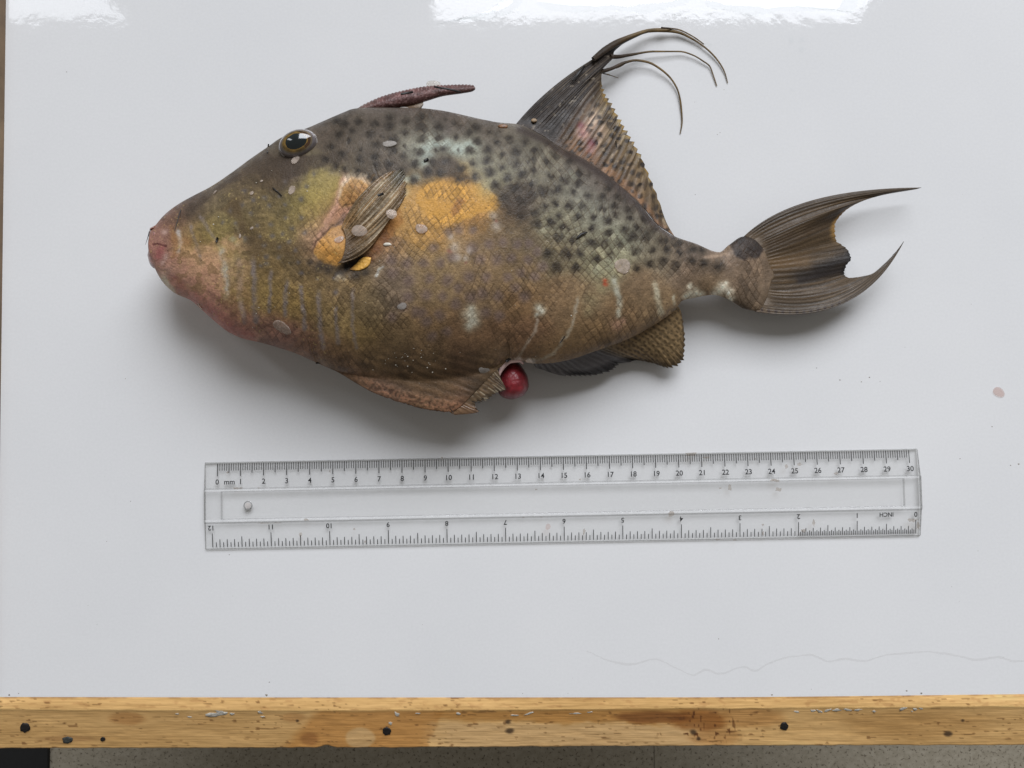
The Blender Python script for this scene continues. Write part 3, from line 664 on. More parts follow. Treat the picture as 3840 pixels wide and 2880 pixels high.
# dorsal ridge strip along the fin base
rd, _ = seg_dist(PXa, PYa, [(1950, 485), (2040, 525), (2091, 560), (2188, 610), (2260, 656), (2332, 714), (2395, 772), (2441, 828), (2520, 885)])
C = over(C, np.exp(-(rd / 16) ** 2) * 0.8, (58, 48, 44))
# warty pelvic keel
C = over(C, warts * 0.65 * sstep(0.3, 0.7, vn(PXa / 7, PYa / 7, 95)), (150, 106, 78))
C = over(C, warts * 0.5 * (1 - sstep(0.15, 0.4, vn(PXa / 7, PYa / 7, 95))), (70, 44, 34))
C = over(C, flapf * 0.45, (70, 56, 42))
C *= (1 + 0.08 * wr)[..., None]
# scale outlines: dark on most of the flank, pale high behind the head
palel = sstep(1180, 1300, PXa) * (1 - sstep(1540, 1620, PXa)) * (1 - sstep(600, 660, PYa)) * sstep(480, 540, PYa)
C = over(C, groove * scal * 0.52 * (1 - palel), (60, 44, 28))
C = over(C, g1 * scal * 0.30 * palel, (170, 160, 140))
C *= (1 + 0.24 * (cell - 0.5) * scal)[..., None]
fib = np.sin(u1 * 25 + 4 * vn(PXa / 8, PYa / 8, 151)) * scal
C *= (1 + 0.07 * fib)[..., None]
# golden glints and dark pin specks
glt = sstep(0.80, 0.92, vn(PXa / 5.5, PYa / 5.5, 161)) * (1 - sstep(1250, 1350, PXa)) * sstep(640, 720, PYa) * sstep(0.45, 0.6, fbm(PXa / 60, PYa / 60, 163, 2))
C = over(C, glt * 0.5, (186, 164, 96))
drk = sstep(0.86, 0.95, vn(PXa / 5, PYa / 5, 165)) * (0.3 + 0.7 * sstep(0.5, 0.6, fbm(PXa / 90, PYa / 90, 167, 2)))
C = over(C, drk * 0.45, (52, 40, 30))
skin_col = pig(np.clip(C, 0, 255))

vb = np.linspace(1, 0, NB + 1)[1:-1]
Pl, Zl = section(vb)
Pl[..., 2] = z0[:, None] - np.minimum(Zl, z0[:, None] - 0.0004)
lowcol = np.repeat(pig(field(*[np.clip(a, 0, 4000) for a in to_px(Pl)]))[:, :, :], 1, axis=2)
Vall = np.concatenate([Pu, Pl], 1); nring = Vall.shape[1]
Call = np.concatenate([skin_col, lowcol], 1)
# close both ends with rings drawn in to a point
def closed(R, C_, first):
    e = R[0] if first else R[-1]; ce = C_[0] if first else C_[-1]; m_ = e.mean(0)
    rings = [m_ + (e - m_) * f + np.array([(-1 if first else 1) * g, 0, 0]) for f, g in ((0.6, 0.0008), (0.02, 0.0012))]
    if first: return np.concatenate([rings[1][None], rings[0][None], R]), np.concatenate([ce[None], ce[None], C_])
    return np.concatenate([R, rings[0][None], rings[1][None]]), np.concatenate([C_, ce[None], ce[None]])
Vall, Call = closed(Vall, Call, True); Vall, Call = closed(Vall, Call, False)
Q = grid_quads(len(Vall), nring, True)[:, ::-1]
body = mesh_obj('body', Vall.reshape(-1, 3), None, M_skin, fish, Call, True, Q)

# surface lookup: where does a spot seen in the photo lie on the fish
su, sv = 4, 3
Pc = Pu[::su, ::sv]; bv = BVHTree.FromPolygons([tuple(p) for p in Pc.reshape(-1, 3)], [tuple(int(k) for k in q[::-1]) for q in grid_quads(Pc.shape[0], Pc.shape[1])])
def hit(px, py, default=0.02):
    dx, dy, dz = ray(px, py)
    h = bv.ray_cast(Vector(CAM), Vector((float(dx), float(dy), float(dz))).normalized())
    if h[0] is None: return at(px, py, default), np.array([0, 0, 1.0])
    n = np.array(h[1]); n = n if n[2] > 0 else -n
    return np.array(h[0]), n

# ------------------------------------------------------------------ fish parts
def interp_rows(rows, s):
    """rows: [(s, ...values)] -> smooth value arrays at s"""
    r = np.array([[k[0]] + [q for p in k[1:] for q in (p if isinstance(p, tuple) else (p,))] for k in rows], float)
    return [pchip(r[:, 0], r[:, j], s) for j in range(1, r.shape[1])]
M_pect = skin_mat('wet_fin', 0.30, 0.4, 0.34, 1100, 0.0002, trans=0.2)
def fin(name, rows, ns, nt, zfun, colfun, mat, parent, thick=0.0005, ripple=0.0, nrays=20, teeth=0.0, teeth_from=0.0, tooth_n=30, on_body=None, tpow=1.0):
    """fan of rays: each row gives root, a point the ray passes at half way, and tip (photo measurements)"""
    s = np.linspace(0, 1, ns); t = np.linspace(0, 1, nt)
    ax, ay, mx, my_, bx, by_ = interp_rows(rows, s)
    if teeth:
        saw = (s * tooth_n) % 1.0; tt = (saw - 0.5) * 2 * teeth * (0.4 + 1.2 * _hash(np.floor(s * tooth_n), 0 * s, 4)) * sstep(teeth_from, teeth_from + 0.05, s)
        lx, lyy = bx - mx, by_ - my_; ll = np.hypot(lx, lyy) + 1e-6
        bx = bx + lx / ll * tt; by_ = by_ + lyy / ll * tt
    cx, cy = 2 * mx - (ax + bx) / 2, 2 * my_ - (ay + by_) / 2
    Tt = t[None, :]
    PX = (1 - Tt) ** 2 * ax[:, None] + 2 * Tt * (1 - Tt) * cx[:, None] + Tt ** 2 * bx[:, None]
    PY = (1 - Tt) ** 2 * ay[:, None] + 2 * Tt * (1 - Tt) * cy[:, None] + Tt ** 2 * by_[:, None]
    S = np.repeat(s[:, None], nt, 1); TT = np.repeat(t[None, :], ns, 0)
    z = zfun(S, TT)
    rayp = np.cos(2 * np.pi * nrays * S + 9.0 * (fbm(S * 7, TT * 1.1, 5, 3) - 0.5)) * (0.35 + 1.1 * vn(S * nrays * 0.8, TT * 1.5, 15))
    dz = ripple * rayp * sstep(0, 0.15, TT) * (1 - 0.5 * TT) + ripple * 1.3 * (fbm(S * nrays * 0.5, TT * 3, 9) - 0.5)
    if on_body is not None:
        dz = dz + 0.0004 * np.cos(2 * np.pi * 3.3 * S + 3.0 * (fbm(S * 3, TT * 1.5, 25, 2) - .5)) * sstep(0.1, 0.5, TT)
        P = np.zeros(S.shape + (3,))
        for i in range(0, ns):
            for j in range(0, nt):
                h, n_ = hit(PX[i, j], PY[i, j]); P[i, j] = at(PX[i, j], PY[i, j], h[2] + z[i, j])
        P[..., 2] += dz
    else:
        P = at(PX, PY, z + dz)
    c = pig(np.clip(colfun(PX, PY, S, TT, rayp), 0, 255))
    top = P.reshape(-1, 3); bot = top - np.array([0, 0, thick])
    n_ = ns * nt; q = grid_quads(ns, nt)
    idx = np.arange(n_).reshape(ns, nt)
    rim = np.concatenate([idx[:, 0], idx[-1, 1:], idx[::-1, -1][1:], idx[0, ::-1][1:-1]])
    rq = np.stack([rim, np.roll(rim, -1), np.roll(rim, -1) + n_, rim + n_], -1)
    quads = np.concatenate([q, q[:, ::-1] + n_, rq[:, ::-1]])
    o = mesh_obj(name, np.concatenate([top, bot]), None, mat, parent, np.concatenate([c.reshape(-1, 3)] * 2), True, quads)
    return o, P
def base(S, rgb): return np.ones(S.shape + (3,)) * np.array(rgb, float)

# --- thin pelvic flap behind the keel
def flap_col(PX, PY, S, T, r):
    c = base(S, (92, 74, 52)); c *= (1 + 0.10 * r)[..., None]; c *= (1 + 0.5 * (fbm(PX / 14, PY / 14, 51, 3) - .5))[..., None]
    c = over(c, sstep(0.6, 1, T) * 0.55, (48, 40, 30)); c = over(c, (1 - sstep(.22, .34, S)) * .7, (114, 85, 60))
    return over(c, sstep(.7, .85, vn(S * 60, T * 3, 53)) * sstep(.3, .5, S) * .5, (190, 180, 156))  # pale flecks paint wet highlights into the flap colour
frows = [(0, (1660, 1530), (1690, 1548), (1706, 1556)), (.12, (1690, 1512), (1740, 1534), (1772, 1550)), (.22, (1706, 1500), (1752, 1524), (1795, 1543)), (.30, (1720, 1488), (1756, 1506), (1781, 1518)), (.36, (1735, 1472), (1775, 1492), (1790, 1508)),
         (.45, (1755, 1452), (1790, 1478), (1820, 1500)), (.62, (1785, 1422), (1828, 1446), (1864, 1471)), (.80, (1818, 1392), (1860, 1420), (1897, 1458)), (.9, (1838, 1376), (1865, 1404), (1886, 1436)), (1, (1858, 1362), (1866, 1382), (1872, 1404))]
def fz_(S, T): return 0.0243 - 0.0010 * T
fin('pelvic_flap', frows, 160, 40, fz_, flap_col, M_wet, fish, 0.0008, 0.00007, 17, 4, 0.3, 22)

# --- soft dorsal fin with trailing filaments
def dors_col(PX, PY, S, T, r):
    c = base(S, (42, 32, 23))
    rear = sstep(0.30, 0.5, S + 0.25 * (T - 0.5) * 0)
    c = over(c, rear, (114, 94, 68))
    c = over(c, rear * (1 - sstep(0.1, 0.3, T)) * 0.6, (140, 100, 68))
    c = over(c, sstep(0.30, 0.5, S) * (1 - sstep(0.5, 0.62, S)) * sstep(0.15, 0.3, T) * (1 - sstep(0.55, 0.8, T)) * 0.6, (190, 160, 142))
    c *= (1 + 0.13 * r * (0.35 + 0.65 * T))[..., None]; c *= (1 + 0.55 * (fbm(S * 70, T * 1.6, 19, 3) - 0.5))[..., None]
    c = over(c, sstep(0.45, 0.8, T) * rear * 0.45, (104, 88, 56))
    c = over(c, sstep(0.88, 0.97, T) * rear * 0.8, (142, 112, 40))
    stx = sstep(0.62, 0.78, vn(S * 90, T * 3.5, 7)) * sstep(0.2, 0.4, T); c = over(c, stx * 0.3, (190, 176, 150))
    dk = sstep(0.60, 0.76, vn(S * 75 + 3, T * 4, 17)); c = over(c, dk * 0.5, (56, 44, 32))
    # rows of dark spots
    gx, gy = (PX + 0.45 * PY) / 40.0, (PY - 0.2 * PX) / 38.0
    gx = gx + 0.5 * (np.floor(gy) % 2); gx = gx + .5 * (fbm(PX / 20, PY / 20, 3, 2) - .5); gy = gy + .5 * (fbm(PX / 20, PY / 20, 4, 2) - .5); ox = _hash(np.floor(gx), np.floor(gy), 5) - .5; oy = _hash(np.floor(gx), np.floor(gy), 6) - .5
    d = np.hypot(gx % 1 - .5 - ox * .6, gy % 1 - .5 - oy * .6)
    c = over(c, (1 - sstep(0.10, 0.40, d)) * rear * (0.6 + .4 * _hash(np.floor(gx), np.floor(gy), 7)), (46, 37, 28))
    for (cx, cy, rr, rgb) in [(2178, 470, 13, (112, 50, 62)), (2218, 537, 15, (112, 40, 58)), (2185, 500, 22, (176, 124, 118)), (2215, 560, 22, (170, 120, 112))]:
        c = over(c, np.exp(-(np.hypot(PX - cx, PY - cy) / rr) ** 2) * 0.7, rgb)
    c = over(c, (1 - sstep(0.0, 0.05, T)) * 0.6, (70, 54, 42))
    fr_ = (1 - rear); c = over(c, fr_ * sstep(0.68, 0.85, fbm(PX / 14, PY / 14, 23, 2)) * 0.7, (150, 140, 124))
    c = over(c, (1 - sstep(0, 0.02, S)) * 0.5, (50, 40, 30))
    return c
drows = [(0, (1934, 466), (2148, 270), (2440, 112)), (.06, (1950, 474), (2165, 280), (2330, 168)), (.12, (1975, 484), (2180, 292), (2302, 196)), (.2, (2005, 498), (2190, 312), (2299, 216)),
         (.27, (2033, 512), (2180, 343), (2258, 264)), (.35, (2070, 538), (2190, 374), (2255, 302)), (.42, (2110, 562), (2205, 432), (2262, 343)), (.5, (2150, 582), (2232, 470), (2287, 385)),
         (.58, (2200, 608), (2268, 512), (2316, 437)), (.66, (2250, 642), (2306, 556), (2345, 488)), (.74, (2300, 680), (2346, 604), (2376, 540)), (.81, (2350, 722), (2384, 650), (2405, 592)),
         (.88, (2410, 776), (2428, 718), (2437, 668)), (.94, (2470, 845), (2472, 795), (2467, 742)), (1, (2528, 884), (2512, 858), (2497, 832))]
def dz_(S, T):
    zb = 0.01 * np.interp(S, [0, .4, .7, 1], [2.35, 2.3, 2.05, 1.6]); ze = 0.01 * np.interp(S, [0, .25, .5, 1], [0.55, 0.9, 1.5, 1.3])
    return zb + (ze - zb) * T ** 1.1
dfin, _ = fin('soft_dorsal_fin', drows, 420, 90, dz_, dors_col, M_fin, fish, 0.0005, 0.00013, 31, 7, 0.36, 31)
M_fil = plain('filament_horn', tuple(lin((98, 80, 44)) * K), 0.4, 0.4, 300, 0.2)
fil = [([(2225, 222, 1.45), (2275, 184, 1.25), (2320, 157, 1.1), (2380, 131, .9), (2443, 114, .65), (2475, 113, .5), (2535, 119, .4), (2597, 146, .3), (2660, 192, .25), (2694, 230, .2), (2718, 272, .15), (2729, 311, .1)], (10, 15, 13, 9, 7.5, 9, 7, 5, 4, 4, 3.5, 2)),
       ([(2290, 212, .95), (2310, 213, .85), (2361, 206, .7), (2453, 193, .5), (2549, 193, .35), (2597, 206, .3), (2641, 232, .25), (2660, 246, .2), (2675, 283, .15), (2688, 322, .1)], (10, 7, 5, 4, 3.5, 3.5, 3.5, 3.5, 3, 2.5)),
       ([(2250, 270, 1.0), (2294, 257, .9), (2342, 235, .8), (2385, 226, .65), (2429, 233, .5), (2477, 259, .4), (2520, 300, .3), (2544, 346, .25), (2554, 398, .2), (2558, 456, .15), (2551, 501, .1)], (9, 7, 6, 5, 4.5, 4.5, 4, 4, 4, 3.5, 2.5)),
       ([(2480, 104, .55), (2535, 109, .42), (2597, 136, .3), (2640, 166, .25)], (4, 3, 3, 3)),
       ([(2262, 275, .9), (2285, 281, .8), (2318, 292, .6)], (4, 2, 1.5)), ([(2350, 236, .7), (2325, 250, .75), (2310, 256, .8)], (1.5, 2, 3))]
for pts, rr in fil:
    p = smooth_path([(a, b, c) for a, b, c in pts], 36)
    R = np.interp(np.linspace(0, 1, 36), np.linspace(0, 1, len(rr)), rr) / FPX * DIST
    V, F = tube(at(p[:, 0], p[:, 1], p[:, 2] * np.interp(np.linspace(0, 1, 36), [0, .25, 1], [0.01, 0.0055, 0.004])), R * np.linspace(1, .75, 36) * (0.9 + 0.25 * fbm(np.arange(36) / 3.0, np.zeros(36), 3)), 8, 0.55)
    tt = np.repeat(np.linspace(0, 1, 36), 8)[:, None]; dk = 1 - sstep(0.08, 0.38, tt)
    fc = np.array([104, 84, 46.0]) * (1 - dk) + np.array([56, 43, 30.0]) * dk; fc = fc * (0.75 + 0.5 * fbm(tt * 30, tt * 0 + len(pts), 4, 3))
    mesh_obj('filament', V, F, M_fin, dfin, pig(fc))

# --- tail fin
def caud_col(PX, PY, S, T, r):
    c = base(S, (80, 65, 46))
    c = over(c, sstep(0.75, 0.9, S), (86, 74, 60)); c = over(c, (1 - sstep(0.0, 0.14, S)) * 0.7, (80, 70, 60))
    c *= (1 + 0.10 * r * (0.3 + 0.7 * sstep(0.0, 0.3, T)))[..., None]
    c *= (1 + 0.6 * (fbm(S * 90, T * 1.6, 31, 4) - 0.5))[..., None]
    d, _ = seg_dist(PX, PY, [(2960, 1030), (3080, 1010), (3190, 965)]); c = over(c, np.exp(-(d / 28) ** 2) * 0.8 * sstep(0.2, 0.5, T), (42, 39, 40))
    d, _ = seg_dist(PX, PY, [(3000, 1052), (3170, 1012)]); c = over(c, np.exp(-(d / 14) ** 2) * 0.7, (52, 48, 50))
    d, _ = seg_dist(PX, PY, [(2900, 915), (3080, 850), (3220, 790)]); c = over(c, np.exp(-(d / 20) ** 2) * 0.4, (76, 62, 48))
    d, _ = seg_dist(PX, PY, [(2900, 990), (3020, 985)]); c = over(c, np.exp(-(d / 30) ** 2) * 0.5, (130, 100, 60))
    inner = sstep(0.9, 0.99, T) * sstep(0.18, 0.28, S) * (1 - sstep(0.42, 0.5, S)); c = over(c, inner * 0.8, (160, 122, 56))
    stx = sstep(0.66, 0.8, vn(S * 80, T * 4, 37)) * sstep(0.5, 0.62, fbm(PX / 60, PY / 60, 38, 2)); c = over(c, stx * 0.14, (150, 134, 110)); c = over(c, (1 - sstep(.0, .12, T)) * .7, (108, 91, 72))
    rowd = sstep(0.6, 0.8, np.sin(PX / 4.2) * 0.5 + 0.5) * np.exp(-((S - .97) / .03) ** 2) * (1 - sstep(0.45, 0.6, T)); c = over(c, rowd * 0.7, (56, 46, 46))
    c = over(c, np.exp(-((T - 0.02) / 0.03) ** 2) * 0.5 * sstep(0.5, 0.6, vn(S * 26, T, 3)), (150, 140, 132))
    c = over(c, sstep(0.93, 1, T) * sstep(0.5, 0.55, S) * (1 - sstep(0.68, 0.72, S)) * 0.6, (34, 32, 32))
    return c
crows = [(0, (2790, 886), (3049, 750), (3456, 703)), (.08, (2806, 893), (3050, 775), (3439, 708)), (.16, (2826, 903), (3048, 803), (3309, 731)), (.24, (2840, 915), (3028, 833), (3225, 758)), (.32, (2850, 932), (3010, 866), (3163, 797)),
         (.40, (2855, 952), (2998, 902), (3130, 850)), (.46, (2858, 972), (3000, 932), (3134, 898)), (.52, (2860, 992), (3016, 966), (3178, 936)), (.58, (2862, 1014), (3026, 1000), (3191, 972)), (.62, (2864, 1032), (3024, 1022), (3174, 994)),
         (.68, (2866, 1062), (3022, 1055), (3165, 1026)), (.74, (2866, 1087), (3036, 1088), (3188, 1042)), (.80, (2864, 1107), (3070, 1108), (3262, 1030)), (.86, (2860, 1127), (3110, 1120), (3322, 985)), (.93, (2850, 1148), (3146, 1128), (3376, 925)), (1, (2832, 1168), (3168, 1136), (3390, 905))]
def cz_(S, T):
    ze = 0.01 * np.interp(S, [0, .2, .45, .6, .8, 1], [0.9, 1.0, 0.7, 0.75, 0.8, 0.9])
    return 0.0128 + (ze - 0.0128) * T + 0.002 * np.sin(np.pi * T) * np.interp(S, [0, .3, .6, 1], [0.6, 1.2, 0.6, 1.0]) + 0.0006 * np.sin(S * 34) * T
cfin, _ = fin('caudal_fin', crows, 420, 110, cz_, caud_col, M_fin, fish, 0.0006, 0.00008, 27, 2.0, 0.1, 47)

# --- anal fin
def anal_col(PX, PY, S, T, r):
    c = base(S, (96, 92, 92)); rear = sstep(0.42, 0.56, S)
    c = over(c, rear, (128, 106, 72))
    c *= (1 + 0.10 * r)[..., None]
    bl = sstep(0.55, 0.85, T) * (1 - rear) * sstep(0.1, 0.2, S); c = over(c, bl * (0.5 + 0.4 * vn(S * 40, T * 2, 3)), (34, 30, 30))
    gx, gy = (PX + 0.3 * PY) / 19.0, (PY - 0.4 * PX) / 17.0; gx = gx + .5 * (np.floor(gy) % 2) + .7 * (fbm(PX / 14, PY / 14, 3, 2) - .5); gy = gy + .7 * (fbm(PX / 14, PY / 14, 4, 2) - .5)
    ox = _hash(np.floor(gx), np.floor(gy), 5) - .5; oy = _hash(np.floor(gx), np.floor(gy), 6) - .5
    d = np.hypot(gx % 1 - .5 - ox * .3, gy % 1 - .5 - oy * .3); c = over(c, (1 - sstep(0.1, 0.45, d)) * rear * 0.6, (66, 54, 36))
    c = over(c, rear * sstep(0.75, 1, T) * 0.5, (60, 50, 38)); c = over(c, (1 - sstep(0, .06, T)) * .6, (120, 104, 90))
    return c
arows = [(0, (1996, 1360), (2002, 1368), (2010, 1379)), (.12, (2060, 1357), (2088, 1382), (2120, 1409)), (.25, (2123, 1346), (2172, 1380), (2217, 1407)), (.35, (2180, 1328), (2250, 1356), (2300, 1383)), (.40, (2210, 1318), (2275, 1346), (2318, 1366)),
         (.43, (2226, 1312), (2300, 1340), (2372, 1354)), (.5, (2260, 1300), (2325, 1330), (2385, 1350)), (.6, (2320, 1278), (2392, 1322), (2450, 1362)), (.7, (2380, 1252), (2452, 1312), (2505, 1378)), (.8, (2430, 1226), (2505, 1282), (2562, 1345)), (.9, (2490, 1188), (2536, 1226), (2567, 1268)), (1, (2542, 1150), (2550, 1160), (2556, 1176))]
def az_(S, T):
    zb = 0.01 * np.interp(S, [0, .3, .6, 1], [2.3, 2.1, 1.75, 1.55]); ze = 0.01 * np.interp(S, [0, .25, .42, .6, 1], [2.0, 1.0, 0.7, 0.55, 1.2])
    return zb + (ze - zb) * T ** 0.9
fin('anal_fin', arows, 320, 60, az_, anal_col, M_fin, fish, 0.0005, 0.00014, 26, 5, 0.1, 40)

# --- pectoral fin folded over the orange root
def blob(name, poly, height, colfun, mat, parent, nr=16, nth=56, p=0.5, lift=0.0, wob=0.0, zflat=None):
    """soft lump on the fish's flank with the given outline"""
    poly = np.array(poly, float); c0 = poly.mean(0)
    loop = smooth_path(np.vstack([poly, poly[:1]]), nth + 1)[:-1]
    V = []; PXs = []; Rr = []
    for i in range(nr + 1):
        r = i / nr
        for k in range(nth):
            q = c0 + (loop[k] - c0) * r; h, n_ = hit(q[0], q[1])
            zz = height * (1 - r ** 2.4) ** p + lift - (0.0008 if i == nr else 0)
            zz += wob * (fbm(np.array(q[0] / 12), np.array(q[1] / 12), 3, 2) - 0.5) * (1 - r ** 4)
            if zflat is not None: h = at(q[0], q[1], zflat)
            V.append(at(q[0], q[1], h[2] + zz)); PXs.append(q); Rr.append(r)
    if zflat is not None:
        for i in range(nr - 1, -1, -1):
            r = i / nr
            for k in range(nth):
                q = c0 + (loop[k] - c0) * r; V.append(at(q[0], q[1], zflat - 0.0006 - 0.8 * height * (1 - r ** 2.4) ** p)); PXs.append(q); Rr.append(r)
    PXs = np.array(PXs); Rr = np.array(Rr); nrow = len(V) // nth
    c = pig(np.clip(colfun(PXs[:, 0], PXs[:, 1], Rr), 0, 255))
    return mesh_obj(name, V, None, mat, parent, c, True, grid_quads(nrow, nth, True))
def yel(X_, Y_, R_):
    c = np.ones((len(X_), 3)) * np.array([196, 150, 50.0]); return over(c, (1 - sstep(1310, 1350, X_)) * .7, (110, 76, 30))
blob('fin_axil_fold', [(1308, 1012), (1330, 992), (1368, 962), (1394, 966), (1388, 990), (1364, 1010), (1335, 1016)], 0.0011, yel, M_wet, fish)
def pect_col(PX, PY, S, T, r):
    c = base(S, (140, 114, 78)); c = over(c, (1 - sstep(0.0, 0.35, T)) * (1 - sstep(.2, .6, S)) * .5, (150, 112, 62)); c *= (1 + 0.12 * r * (0.4 + 0.6 * T))[..., None]
    c *= (1 + 0.5 * (fbm(S * 30, T * 2, 41, 3) - 0.5))[..., None]
    ed = sstep(0.66, 0.8, vn(S * 26, T * 1.6, 43)) * sstep(.2, .35, T) * (1 - sstep(.8, .95, T)); c = over(c, ed * 0.7, (208, 194, 168)); c = over(c, sstep(.5, .7, fbm(S * 9, T * 3, 49, 2)) * .4, (112, 98, 80))  # pale streaks paint the wet glare along the rays into the colour
    c = over(c, sstep(0.7, 0.84, vn(S * 30 + 9, T * 2, 45)) * 0.35, (84, 62, 42))
    c = over(c, sstep(0.8, 1, T) * 0.4, (110, 84, 52)); c = over(c, (1 - sstep(0.0, 0.3, T)) * 0.5 * sstep(0.3, .5, S), (82, 68, 60))
    c = over(c, sstep(0.75, 0.95, T) * sstep(0.1, 0.2, S) * (1 - sstep(0.4, 0.5, S)) * .6, (82, 84, 74))
    return c
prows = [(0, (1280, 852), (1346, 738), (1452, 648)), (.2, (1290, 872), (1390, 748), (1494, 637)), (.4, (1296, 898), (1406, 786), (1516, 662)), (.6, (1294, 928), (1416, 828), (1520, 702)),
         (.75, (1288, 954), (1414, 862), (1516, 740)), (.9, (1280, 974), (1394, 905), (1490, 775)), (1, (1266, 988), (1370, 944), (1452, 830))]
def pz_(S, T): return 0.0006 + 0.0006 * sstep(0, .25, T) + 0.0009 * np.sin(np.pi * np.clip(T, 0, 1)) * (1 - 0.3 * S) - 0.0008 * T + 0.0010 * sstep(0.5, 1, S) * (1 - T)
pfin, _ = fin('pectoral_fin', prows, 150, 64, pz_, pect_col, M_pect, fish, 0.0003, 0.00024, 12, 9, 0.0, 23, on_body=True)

# --- generic swollen outline (spine, lips, vent)
def swell(name, top_pts, bot_pts, zc, hz, colfun, mat, parent, nu=160, nv=40, p=0.5, wart=0.0, ws=9, teeth=0.0, tn=1.0):
    tf, bf = curve(top_pts), curve(bot_pts)
    x0_, x1_ = top_pts[0][0], top_pts[-1][0]; ux_ = np.linspace(x0_, x1_, nu)
    ty_, by_ = tf(ux_), bf(ux_)
    if teeth: ty_ = ty_ - teeth * np.abs(np.sin(ux_ / tn)) * sstep(x0_, x0_ + 40, ux_)
    th = np.linspace(0, 2 * np.pi, 2 * nv, endpoint=False)
    zcc = np.array([zc(x) for x in ux_]); hzz = np.array([hz(x) for x in ux_])
    a = 0.5 - 0.5 * np.cos(th); zz = np.sin(th)
    PY = ty_[:, None] + (by_ - ty_)[:, None] * a[None, :]; PX = np.repeat(ux_[:, None], 2 * nv, 1)
    z = zcc[:, None] + hzz[:, None] * np.sign(zz)[None, :] * (np.abs(zz) ** (2 * p))[None, :]
    z = z + wart * (vn(PX / ws, PY / ws, 9) - 0.5) * np.maximum(zz, 0)[None, :]
    c = pig(np.clip(colfun(PX, PY), 0, 255))
    P = at(PX, PY, z)
    for (e, f) in ((0, 1), (-1, -2)):
        m_ = P[f].mean(0); P[e] = m_ + (P[e] - m_) * 0.05
    return mesh_obj(name, P.reshape(-1, 3), None, mat, parent, c.reshape(-1, 3), True, grid_quads(nu, 2 * nv, True)[:, ::-1])
def spc(X_, Y_):
    c = base(X_, (100, 70, 66)); c *= (1 + 0.5 * (fbm(X_ / 22, Y_ / 8, 3, 3) - 0.5))[..., None]
    c = over(c, sstep(0.62, 0.8, vn(X_ / 5, Y_ / 5, 4)) * 0.4, (176, 150, 146)); top_ = np.array([0])
    c = over(c, sstep(1660, 1760, X_) * .5, (88, 66, 62)); return over(c, (1 - sstep(1340, 1440, X_)) * .5, (104, 84, 72))
spine = swell('dorsal_spine', [(1328, 413), (1375, 388), (1436, 362), (1496, 345), (1556, 332), (1601, 325), (1662, 321), (1737, 319), (1772, 321), (1784, 330)],
              [(1328, 420), (1375, 418), (1436, 412), (1496, 403), (1556, 392), (1601, 379), (1662, 361), (1737, 350), (1772, 343), (1784, 334)], lambda x: 0.0232 - 0.000004 * (x - 1330), lambda x: 0.0042 * (1 - 0.55 * (x - 1328) / 456), spc, M_fin, fish, 260, 36, 0.5, 0.00018, 4, 3.0, 4.2)
def memc(X_, Y_): return over(base(X_, (120, 98, 76)), sstep(1540, 1580, X_) * .6, (170, 164, 156))
swell('spine_membrane', [(1440, 406), (1500, 400), (1550, 390), (1584, 383), (1590, 385)], [(1440, 414), (1500, 414), (1550, 412), (1574, 411), (1590, 390)], lambda x: 0.0225, lambda x: 0.0012, memc, M_fin, spine, 60, 10)
def lipc(X_, Y_):
    c = base(X_, (152, 110, 104)); c = over(c, sstep(.55, .7, fbm(X_ / 11, Y_ / 11, 14, 3)) * .5, (182, 150, 140)); c *= (1 + 0.6 * (fbm(X_ / 20, Y_ / 20, 13, 3) - 0.5))[..., None]
    c = over(c, np.exp(-(np.hypot(X_ - 592, Y_ - 945) / 26) ** 2) * 0.6, (156, 82, 84)); c = over(c, np.exp(-(np.hypot(X_ - 622, Y_ - 965) / 18) ** 2) * 0.6, (198, 176, 166))
    d, _ = seg_dist(X_, Y_, [(566, 912), (590, 915), (612, 918)]); c = over(c, np.exp(-(d / 6) ** 2) * .75, (84, 40, 40))
    return over(c, sstep(600, 640, X_) * .6, (150, 116, 88))
lc = lambda a, b, r: over(lipc(a, b), sstep(.7, 1, r) * .35 * (1 - sstep(590, 620, a)), (120, 78, 72))
blob('upper_lip', [(556, 880), (561, 863), (578, 851), (604, 848), (640, 852), (650, 884), (640, 908), (604, 913), (578, 911), (561, 900)], 0.0062, lc, M_lip, fish, 22, 64, 0.5, 0.0, 0.0030, 0.0238)
blob('lower_lip', [(553, 956), (559, 930), (574, 917), (604, 915), (640, 918), (652, 950), (640, 984), (606, 1003), (580, 1007), (561, 988)], 0.0062, lc, M_lip, fish, 22, 64, 0.5, 0.0, 0.0030, 0.0238)
def lobec(X_, Y_): return over(base(X_, (124, 78, 60)), sstep(.5, .8, fbm(X_ / 8, Y_ / 8, 2)) * .6, (176, 120, 92))
swell('torn_skin', [(560, 857), (575, 848), (592, 838), (615, 812), (632, 800)], [(560, 862), (575, 860), (592, 856), (615, 835), (632, 812)], lambda x: 0.0262, lambda x: 0.0022, lobec, M_wet, fish, 50, 12, 0.5, 0.0006, 7)
